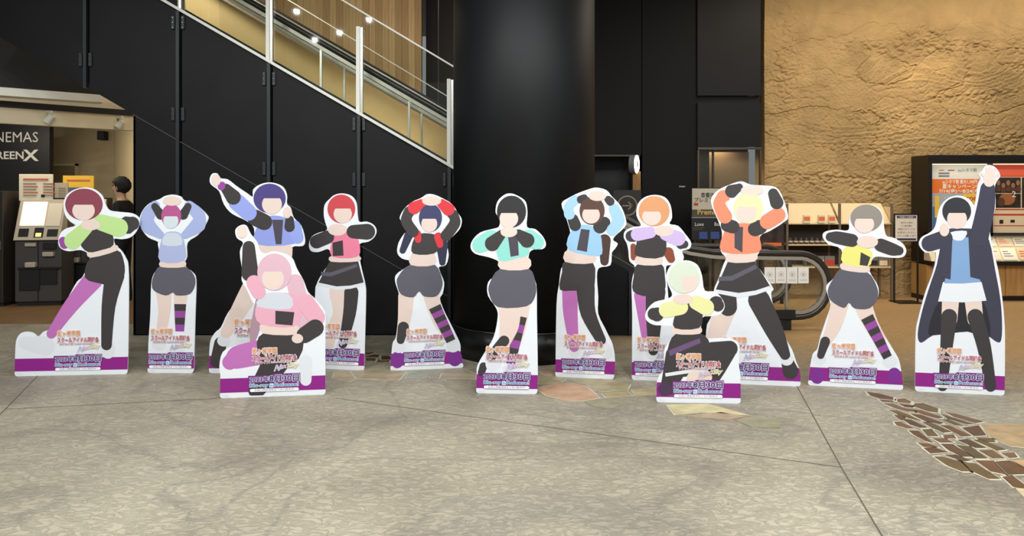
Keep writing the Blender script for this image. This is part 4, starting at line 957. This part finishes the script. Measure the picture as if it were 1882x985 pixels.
    T('特装', .40, -.085, .08, .038, T_wh, 'badge_print', .02); T('限定版', .395, -.13, .09, .034, T_wh, 'badge_print', .02)
    rect(u, u+w, v-.215*w, v-.15*w, T_wh, 'sales_pill')
    T('全国公開劇場限定で先行販売中!', .09, -.20, .82, .045, pm_('7a5a9a'), 'sales_print')
    for hl, bld, mt in ((.12, .01, M_cover), (0, .022, T_or)): T('虹ヶ咲学園', .05, .585, .50, .12, mt, 'title_print', bld, halo=hl)
    for hl, bld, mt in ((.12, .01, M_cover), (0, .018, T_rd)): T('スクールアイドル同好会', .05, .435, .91, .115, mt, 'title_print', bld, halo=hl)
    for hl, bld, mt in ((.12, .01, M_cover), (0, .018, T_rd)): T('ラブライブ!', .10, .375, .30, .045, mt, 'title_print', bld, halo=hl)
    T('School idol project', .43, .385, .42, .045, M_cover, 'title_print', halo=.12); T('School idol project', .43, .385, .42, .045, pm_('c08a96'), 'title_print')
    for dx in (0, 1):
        for str_, x, wd_, h_, cc, zz_ in (('N', .50, .10, .15, 'b9b4e4', .215), ('E', .605, .06, .09, 'd9b2d8', .25), ('X', .67, .07, .09, 'e8b8c8', .262), ('T', .735, .07, .10, 'f0c8b0', .275), ('Sky', .80, .18, .115, 'ece39a', .285)):
            T(str_, x, zz_, wd_, h_, T_wh if not dx else pm_(cc), 'subtitle_print', .01, slope=.1, italic=.35, halo=0 if dx else .06)
    T('©2023', .0 if u0 > u else (u0-u)/w+.06, (.018-v)/w, .12, .02, pm_('b9b9c2'), 'copyright_print')
    return t

standee('cardboard standee of leaning figure in green jacket, leftmost in the row', (10, 330), .3754, [(45, 963), (597, 952)],
 [(45,962),(47,870),(52,790),(72,755),(100,745),(135,750),(160,768),(185,745),(205,738),(235,715),(262,665),(300,590),(350,500),(378,475),(412,395),(404,362),(365,345),(310,351),(270,336),(258,305),(270,262),(300,238),(345,225),(320,208),(293,175),(284,120),(300,75),(340,48),(395,38),(440,50),(475,80),(490,120),(510,150),(560,158),(620,165),(652,185),(657,212),(640,255),(612,283),(570,292),(532,290),(538,322),(565,345),(590,385),(602,430),(604,600),(599,945),(597,952)],
 [C([(95,800,32),(195,815,48)],WH,SHS), E(502,835,36,42,WH,SHS), C([(430,490,48),(320,620,36),(225,755,24)],PK,LG), C([(535,470,48),(505,620,34),(495,810,26)],BK,LG),
  P([(418,380),(545,345),(580,400),(582,470),(545,525),(470,510),(390,480)],BK,HP), P([(408,350),(532,318),(545,348),(420,382)],SKN,TR), P([(380,240),(450,215),(510,235),(530,318),(470,345),(405,355),(365,310)],BK,TR),
  C([(600,222,44),(622,215,34)],BK,AR), C([(470,210,40),(555,235,46)],'b9db90',AR), C([(290,315,24),(282,300,20)],PU,AR), C([(405,228,30),(330,300,42)],'b9db90',AR), E(385,122,92,78,'87404f',HD), E(383,152,55,48,SKN,FC), E(418,222,48,26,SKN,HN)], (245, 467, 887))
standee('narrow cardboard standee, arms overhead, lilac sleeves and pink hair, before the first black panel', (250, 340), .3659, [(58, 943), (287, 945)],
 [(58,940),(62,800),(72,640),(76,500),(90,445),(125,402),(126,385),(110,300),(108,284),(60,262),(25,215),(17,170),(35,125),(70,90),(120,70),(145,55),(185,48),(225,58),(242,78),(285,90),(325,118),(355,148),(363,168),(345,205),(310,252),(258,290),(256,360),(242,392),(252,415),(285,440),(302,480),(298,640),(290,930),(287,945)],
 [E(115,800,36,35,WH,SHS), E(222,800,34,40,WH,SHS), C([(140,540,40),(142,640,30),(122,765,26)],SKN,LG), C([(225,540,36),(222,610,30),(220,680,27)],SKN,LG)]+stripes(222,598,220,735,30,22,4)+[
  P([(125,408),(240,408),(290,450),(298,500),(270,548),(205,555),(185,540),(150,555),(90,530),(80,490),(95,440)],SH,HP), P([(130,380),(240,380),(240,412),(128,412)],SKN,TR), P([(122,300),(150,240),(220,240),(246,300),(242,382),(122,384)],'aab4dc',TR), P([(150,245),(215,245),(230,300),(135,300)],'c9d4e0',TR),
  C([(122,250,20),(62,205,38),(62,150,34),(95,105,26)],'a3b0dc',AR), C([(248,250,20),(312,200,38),(315,150,32),(268,105,26)],'a3b0dc',AR), C([(95,108,18),(125,150,24)],BK,AR), C([(262,108,18),(238,150,24)],BK,AR), E(178,155,50,60,'b5568f',HD), E(176,180,38,38,'cfdbe2',FC), E(182,80,46,24,SKN,HN)], (67, 280, 870))
standee('cardboard standee of figure in blue jacket with one arm raised, behind the pink kneeling one', (370, 310), .4364, [(32, 860), (440, 864)],
 [(32,858),(36,735),(58,690),(82,668),(110,610),(150,560),(205,500),(235,420),(240,345),(222,318),(222,252),(190,220),(130,190),(95,150),(75,95),(42,68),(35,45),(45,22),(66,20),(80,40),(110,45),(150,75),(190,102),(216,118),(218,88),(250,65),(295,58),(342,75),(360,110),(360,148),(376,165),(388,205),(420,240),(436,295),(428,325),(380,332),(378,400),(400,470),(420,560),(432,700),(440,864)],
 [C([(80,735,26),(68,810,30)],BK,SHS), E(95,725,28,24,WH,SHS), C([(255,420,42),(180,560,38),(105,690,24)],SKN,LG), C([(330,430,45),(360,640,40),(370,820,28)],SKN,LG), P([(240,390),(360,390),(395,520),(210,530)],BK,HP), P([(250,310),(372,310),(368,395),(245,395)],SKN,TR), P([(238,240),(280,200),(350,205),(385,250),(392,316),(228,318)],'8f9ddf',TR), Q([(298,215),(345,215),(338,318),(314,318)],DK,TR),
  C([(265,225,34),(225,205,34)],BK,AR), C([(200,185,34),(150,140,36)],'93a3e4',AR), C([(135,120,32),(105,85,22)],BK,AR), C([(85,75,16),(88,68,14)],PU,AR), C([(392,245,28),(405,290,26)],'93a3e4',AR), C([(372,215,18),(372,245,22)],BK,AR), E(288,125,68,62,'4b4180',HD), E(298,150,42,42,SKN,FC), E(62,48,20,25,SKN,HN), E(362,185,17,24,SKN,HN)], (130, 350, 803))
standee('low cardboard standee of kneeling figure in pink jacket, one hand raised, left foreground', (370, 310), .4364, [(78, 967), (523, 951)],
 [(78,965),(80,870),(76,830),(90,772),(140,746),(200,738),(216,680),(240,600),(215,560),(192,510),(170,470),(172,430),(162,350),(176,312),(150,292),(143,258),(165,238),(190,240),(208,275),(236,310),(248,345),(270,358),(300,348),(340,354),(382,375),(402,420),(430,470),(450,520),(482,550),(515,590),(524,620),(522,700),(523,951)],
 [C([(395,480,36),(420,600,34),(428,720,16)],'d9b3c3',HD), C([(250,560,22),(225,680,20),(215,730,10)],'a58796',HD), C([(260,770,52),(150,795,48),(120,815,32)],PK,LG), C([(330,740,60),(310,820,55),(232,935,34)],BK,LG), P([(265,690),(420,690),(410,800),(300,840),(235,760)],BK,HP), C([(440,810,26),(440,890,24)],WH,SHS), P([(260,648),(395,655),(402,698),(262,694)],SKN,TR), P([(228,590),(270,530),(390,530),(420,600),(390,665),(250,655)],'e3a9bd',TR), P([(235,580),(270,525),(370,530),(375,590)],'cdd3dd',TR), Q([(312,598),(392,604),(384,660),(312,654)],BK,TR),
  C([(200,330,26),(205,440,36)],BK,AR), C([(222,480,32),(242,520,30)],'e3a9bd',AR), C([(440,565,38),(485,625,36)],'e3a9bd',AR), C([(480,670,36),(435,700,34)],BK,AR), E(308,435,72,78,'d9b3c3',HD), E(302,462,46,48,SKN,FC), E(172,266,22,26,SKN,HN), E(405,715,24,20,SKN,HN)], (205, 411, 893))
standee('cardboard standee of figure in pink and black top with pleated skirt, red hair, dark sleeves', (560, 340), .3653, [(50, 922), (299, 933)],
 [(50,922),(52,560),(60,500),(85,450),(130,382),(132,345),(115,322),(70,337),(32,332),(21,300),(35,260),(70,240),(112,225),(104,190),(96,150),(100,100),(125,70),(150,50),(190,42),(235,55),(260,90),(266,150),(274,185),(310,184),(345,200),(361,230),(350,262),(320,285),(277,296),(272,340),(277,380),(290,440),(304,500),(308,560),(302,800),(299,933)],
 [E(125,820,28,34,WH,SHS), E(195,810,28,34,WH,SHS), C([(165,540,42),(178,640,36),(148,710,28),(128,800,20)],SKN,LG), C([(235,540,36),(225,650,32),(192,800,22)],BK,LG), Q([(125,385),(268,380),(300,500),(230,518),(160,525),(65,500)],BK,HP), Q([(66,490),(160,510),(230,506),(298,490),(301,504),(232,522),(160,528),(62,503)],WH,HP), Q([(82,436),(130,440),(262,396),(266,412),(132,460),(84,456)],SH,HP), P([(138,355),(268,355),(270,384),(135,386)],SKN,TR), P([(138,280),(170,230),(240,230),(272,280),(268,360),(138,360)],'e87f9d',TR), Q([(140,290),(192,278),(196,355),(142,358)],BK,TR),
  C([(115,262,34),(60,285,34)],BK,AR), C([(245,235,34),(315,235,40)],BK,AR), E(185,120,70,72,'c8474f',HD), E(192,146,46,46,SKN,FC), E(165,225,48,30,SKN,HN)], (62, 272, 865))
standee('cardboard standee, arms overhead in red and black sleeves, left of the column', (710, 340), .3653, [(20, 934), (388, 919)],
 [(20,932),(25,860),(32,795),(48,765),(58,680),(66,565),(45,490),(50,450),(100,415),(125,397),(126,382),(80,370),(55,340),(62,290),(90,245),(108,230),(85,190),(67,165),(90,120),(130,85),(175,65),(205,46),(240,48),(280,65),(330,95),(360,140),(380,175),(370,220),(335,258),(305,290),(314,350),(300,402),(266,412),(272,440),(291,490),(284,545),(270,572),(290,630),(320,690),(350,750),(372,800),(374,840),(385,900),(388,919)],
 [E(55,880,34,42,'7a2a8e',SHS), E(345,870,36,42,'7a2a8e',SHS), E(62,815,32,30,WH,SHS), E(335,812,34,30,WH,SHS), C([(280,300,30),(282,390,16)],'2c2f48',HD), C([(112,255,22),(82,330,16)],'2c2f48',HD), C([(100,560,40),(90,680,32),(72,770,22)],SKN,LG), C([(86,715,28),(72,780,20)],BK,LG), C([(230,570,40),(262,680,30),(300,740,26)],SKN,LG)]+stripes(243,612,325,785,32,24,7)+[
  P([(120,400),(240,398),(280,470),(278,520),(250,560),(190,560),(165,535),(135,565),(75,550),(54,500),(60,460)],SH,HP), P([(135,340),(235,340),(240,402),(122,402)],SKN,TR), P([(132,290),(165,245),(250,250),(285,290),(238,345),(135,345)],BK,TR), C([(155,245,20),(160,275,16)],'d8343e',TR), C([(262,260,22),(270,300,16)],'d8343e',TR),
  C([(135,235,28),(100,180,28),(115,135,28)],BK,AR), C([(300,255,28),(345,190,28),(335,150,28)],BK,AR), C([(140,115,32),(175,95,24)],'d8343e',AR), C([(312,122,32),(280,95,24)],'d8343e',AR), E(222,165,58,70,'3b3f68',HD), E(216,195,40,42,SKN,FC), E(228,80,48,24,SKN,HN)], (92, 292, 857))
standee('cardboard standee of black-haired figure in teal jacket, in front of the column', (850, 340), .4061, [(62, 942), (338, 947)],
 [(62,940),(64,860),(68,815),(105,750),(140,690),(158,610),(155,562),(115,500),(116,440),(150,410),(175,376),(165,347),(120,327),(60,312),(37,285),(45,250),(80,215),(130,200),(165,188),(168,150),(150,125),(158,75),(190,44),(220,38),(258,53),(287,78),(294,130),(292,190),(330,200),(365,235),(378,270),(362,290),(322,292),(302,310),(297,370),(310,408),(334,450),(337,600),(341,860),(338,947)],
 [C([(95,820,18),(85,850,16)],BK,SHS), E(140,810,36,34,WH,SHS), E(222,832,42,24,WH,SHS), C([(270,540,36),(262,640,26),(240,720,22)],SKN,LG)]+stripes(266,595,218,810,26,20,6)+[C([(215,530,54),(212,640,42),(190,715,26)],SKN,LG), C([(188,705,24),(130,775,22)],BK,LG), P([(172,378),(298,376),(330,440),(330,500),(290,548),(160,552),(120,490),(125,440)],SH,HP), P([(178,325),(296,325),(298,380),(172,380)],SKN,TR), P([(165,215),(290,210),(300,310),(250,330),(165,340)],'8fd6cc',TR), Q([(205,225),(250,225),(255,318),(218,325)],DK,TR),
  C([(80,270,36),(130,245,42)],'8fd6cc',AR), C([(335,258,34),(300,240,40)],'8fd6cc',AR), C([(135,265,34),(175,225,22)],BK,AR), C([(292,250,34),(255,222,22)],BK,AR), E(222,120,66,72,'2b2a2e',HD), E(210,152,42,42,SKN,FC), E(210,212,38,24,SKN,HN)], (97, 303, 876))
standee('cardboard standee, arms overhead in pale blue sleeves, right beside the column', (1010, 330), .3856, [(28, 940), (307, 952)],
 [(28,938),(33,600),(45,500),(55,425),(80,388),(85,330),(100,262),(78,180),(57,115),(90,88),(135,65),(190,45),(225,38),(270,50),(297,80),(342,130),(366,200),(355,230),(312,270),(304,290),(325,305),(312,330),(297,350),(290,408),(238,420),(226,460),(232,560),(232,640),(265,710),(282,745),(302,790),(312,860),(307,952)],
 [E(120,815,28,32,WH,SHS), C([(250,780,24),(275,830,26)],WH,SHS), C([(262,290,30),(262,390,20)],'4a3530',HD), C([(98,530,38),(100,640,34),(118,800,22)],PK,LG), C([(172,520,44),(185,640,36),(245,765,24)],BK,LG), P([(75,388),(205,393),(215,500),(200,560),(130,530),(50,525),(60,440)],BK,HP), P([(90,330),(210,345),(206,398),(74,392)],SKN,TR), P([(100,250),(150,215),(230,235),(250,310),(235,365),(90,335)],'9cc8ea',TR), Q([(150,235),(192,240),(178,345),(130,335)],DK,TR),
  C([(122,218,28),(112,190,26)],BK,AR), C([(95,165,26),(92,130,24),(120,98,24)],'a4cdee',AR), C([(150,95,20),(165,88,18)],BK,AR), C([(240,225,32),(262,205,28)],BK,AR), C([(300,240,28),(328,195,30),(308,140,26)],'a4cdee',AR), C([(290,105,20),(280,95,18)],BK,AR), E(203,148,60,68,'5a4038',HD), E(198,168,42,42,SKN,FC), E(228,78,42,24,SKN,HN)], (62, 262, 875))
standee('cardboard standee of orange-haired figure with lilac sleeves, behind the yellow-sleeved kneeling one', (1130, 340), .3756, [(83, 953), (335, 962)],
 [(83,952),(85,640),(82,480),(98,402),(72,372),(66,320),(58,285),(44,258),(50,225),(90,205),(128,198),(106,150),(112,95),(145,60),(195,48),(245,60),(273,100),(280,160),(268,190),(310,200),(345,240),(373,280),(365,312),(330,322),(338,355),(320,382),(270,392),(250,405),(258,500),(275,650),(330,780),(335,962)],
 [E(185,830,36,26,WH,SHS), C([(90,300,14),(92,355,14)],'8a4630',HD), C([(262,330,26),(275,362,20)],'8a4630',HD), C([(128,540,34),(140,640,28),(150,740,20)],PK,LG), C([(200,520,48),(192,640,40),(188,810,24)],BK,LG), P([(110,388),(225,385),(245,450),(240,520),(160,545),(90,520),(92,450)],BK,HP), P([(112,345),(222,347),(224,390),(110,388)],SKN,TR), P([(105,290),(130,235),(240,235),(238,350),(108,348)],BK,TR),
  C([(80,250,28),(92,248,30)],BK,AR), C([(110,242,32),(175,232,28)],'cdb6e4',AR), C([(325,288,26),(340,290,20)],BK,AR), C([(250,240,32),(310,262,36)],'cdb6e4',AR), E(192,128,76,74,'d99a6c',HD), E(180,155,46,42,SKN,FC), E(240,225,48,26,SKN,HN)], (100, 310, 885))
standee('low cardboard standee of pale-haired kneeling figure with yellow sleeves, right foreground', (1170, 320), .4366, [(83, 960), (438, 966)],
 [(83,958),(85,880),(95,850),(115,820),(116,770),(118,735),(140,700),(163,668),(158,642),(120,637),(70,634),(38,610),(42,575),(75,540),(130,525),(150,508),(135,470),(125,430),(140,390),(175,368),(220,364),(258,384),(276,430),(287,490),(330,495),(360,525),(371,560),(350,590),(310,598),(280,602),(272,640),(268,670),(300,692),(350,690),(405,694),(432,718),(432,755),(430,800),(437,850),(438,966)],
 [C([(320,750,44),(392,735,34)],BK,LG), C([(385,745,34),(330,840,32),(300,880,28)],BK,LG), C([(180,770,60),(150,850,42),(135,895,34)],BK,LG), P([(165,672),(265,668),(310,720),(290,830),(125,850),(130,740)],BK,HP), Q([(120,838),(230,820),(290,812),(292,826),(230,836),(122,852)],WH,HP), C([(240,860,30),(290,855,28)],SKN,LG), E(120,905,30,28,'4a3050',SHS), Q([(135,742),(265,690),(270,710),(140,766)],'6a5078',HP), P([(160,640),(262,640),(265,672),(160,672)],SKN,TR), P([(163,590),(190,545),(270,550),(278,595),(262,648),(160,648)],BK,TR),
  C([(85,590,30),(72,588,26)],BK,AR), C([(185,560,32),(125,572,32)],'e3e3a4',AR), C([(335,545,32),(342,552,26)],BK,AR), C([(250,540,30),(292,560,34)],'e3e3a4',AR), E(200,435,66,66,'d3dccb',HD), E(222,455,34,40,SKN,FC), E(195,526,42,22,SKN,HN)], (157, 361, 890))
standee('tall cardboard standee of blonde figure with orange jacket, arms overhead, in pleated skirt', (1170, 320), .4366, [(290, 878), (690, 894)],
 [(290,878),(293,660),(310,610),(340,532),(325,492),(345,440),(365,382),(376,352),(354,322),(360,250),(345,200),(312,115),(340,70),(390,45),(440,30),(480,44),(540,48),(585,55),(612,90),(638,175),(620,202),(560,240),(520,262),(516,330),(496,347),(506,380),(540,430),(576,482),(566,502),(582,580),(622,680),(655,740),(672,790),(688,830),(690,894)],
 [C([(635,790,26),(648,830,34)],BK,SHS), E(632,780,28,26,WH,SHS), C([(378,550,48),(335,680,38),(312,800,30)],SKN,LG), C([(375,520,46),(385,560,38)],BK,LG), C([(515,530,46),(580,660,38),(625,760,22)],BK,LG), Q([(385,365),(497,365),(566,478),(500,500),(430,512),(330,493)],BK,HP), Q([(332,485),(430,500),(500,490),(560,470),(568,485),(502,508),(432,520),(328,500)],WH,HP), Q([(348,432),(400,428),(500,380),(508,396),(404,448),(344,450)],SH,HP), P([(390,325),(497,325),(497,367),(385,370)],SKN,TR), P([(362,260),(400,210),(500,215),(518,270),(512,330),(362,328)],'f08a6a',TR), Q([(412,222),(448,222),(445,330),(412,310)],DK,TR),
  C([(405,222,28),(382,215,28)],BK,AR), C([(372,178,30),(348,125,26),(365,95,28)],'f08a6a',AR), C([(400,72,28),(432,55,16)],BK,AR), C([(498,232,30),(520,222,30)],BK,AR), C([(550,200,32),(595,172,32)],'f08a6a',AR), C([(590,120,28),(575,82,22)],BK,AR), E(470,142,62,66,'e9dfae',HD), E(462,162,42,42,SKN,FC), E(487,68,48,22,SKN,HN)], (352, 552, 822))
standee('cardboard standee of grey-haired figure in yellow and black top, before the cream shelves', (1470, 360), .3757, [(40, 926), (506, 950)],
 [(40,925),(48,850),(63,775),(85,750),(100,690),(130,600),(150,535),(135,480),(130,440),(170,400),(205,352),(203,262),(140,237),(112,200),(125,175),(180,165),(238,168),(240,120),(255,80),(290,50),(330,42),(380,55),(405,90),(412,150),(424,195),(460,205),(505,235),(521,270),(502,300),(440,302),(372,297),(350,320),(337,350),(352,390),(382,440),(384,490),(358,540),(372,600),(420,690),(462,760),(484,800),(497,860),(506,950)],
 [E(85,880,34,40,'7a2a8e',SHS), E(462,880,34,40,'7a2a8e',SHS), E(95,800,34,30,WH,SHS), E(440,810,36,30,WH,SHS), C([(195,530,44),(165,640,36),(120,730,22)],SKN,LG), C([(124,712,24),(102,780,18)],BK,LG), C([(308,530,44),(345,620,36),(390,700,30)],SKN,LG)]+stripes(328,592,430,790,32,22,7)+[
  P([(205,355),(325,370),(375,440),(380,500),(340,550),(268,550),(240,522),(215,548),(150,510),(137,460),(160,410)],SH,HP), P([(213,325),(332,340),(327,375),(206,360)],SKN,TR), P([(212,265),(260,240),(345,265),(352,300),(332,345),(212,330)],'e4e07c',TR), Q([(298,275),(345,300),(330,343),(292,338)],BK,TR),
  C([(255,218,32),(180,203,30),(148,200,22)],BK,AR), C([(395,240,32),(455,262,30),(485,268,22)],BK,AR), E(325,108,78,66,'8f867e',HD), E(315,138,48,44,SKN,FC), E(330,225,52,30,SKN,HN)], (146, 370, 862))
NV = '3b3a4c'
standee('cardboard standee of figure in long navy coat waving one hand high, rightmost in the row', (1660, 290), .4565, [(48, 940), (408, 957)],
 [(48,938),(50,720),(60,650),(90,540),(120,460),(132,382),(90,382),(64,350),(75,320),(110,300),(130,275),(140,225),(155,188),(187,160),(230,152),(268,168),(288,190),(300,110),(312,84),(303,66),(315,55),(335,30),(368,36),(391,72),(370,110),(372,200),(350,272),(357,350),(382,450),(397,550),(407,650),(410,750),(408,957)],
 [P([(165,300),(215,285),(300,290),(345,330),(370,450),(390,560),(398,660),(394,735),(370,738),(300,690),(200,700),(120,715),(72,745),(58,710),(75,620),(105,520),(135,430)],NV,'coat_print'), P([(160,560),(310,560),(350,720),(260,700),(150,712),(100,700)],'24242c','coat_print'),
  C([(190,580,34),(186,650,32)],SKN,LG), C([(282,580,34),(290,650,32)],SKN,LG), C([(185,640,32),(165,860,20),(158,920,20)],BK,LG), C([(290,640,32),(325,760,28),(352,920,22)],BK,LG), Q([(160,500),(315,500),(335,575),(240,582),(140,578)],'e4e8ee',HP), Q([(200,320),(262,320),(312,500),(240,506),(165,505)],'7fa3cf',TR), P([(190,300),(255,295),(240,330),(205,330)],WH,TR), Q([(160,330),(198,320),(190,490),(150,480)],NV,'coat_print'), Q([(262,320),(300,330),(310,490),(270,480)],NV,'coat_print'),
  C([(105,345,32),(165,325,34)],NV,AR), C([(305,320,38),(332,200,36),(340,125,30)],NV,AR), E(215,215,58,56,'2c2d33',HD), E(216,246,40,40,SKN,FC), E(165,290,20,26,SKN,HN),
  C([(345,95,22),(348,80,24)],SKN,HN), C([(335,75,8),(314,64,6)],SKN,HN), C([(340,65,8),(336,42,6)],SKN,HN), C([(350,60,8),(352,38,6)],SKN,HN), C([(358,65,8),(367,46,6)],SKN,HN), C([(362,76,8),(379,68,6)],SKN,HN)], (127, 320, 886))
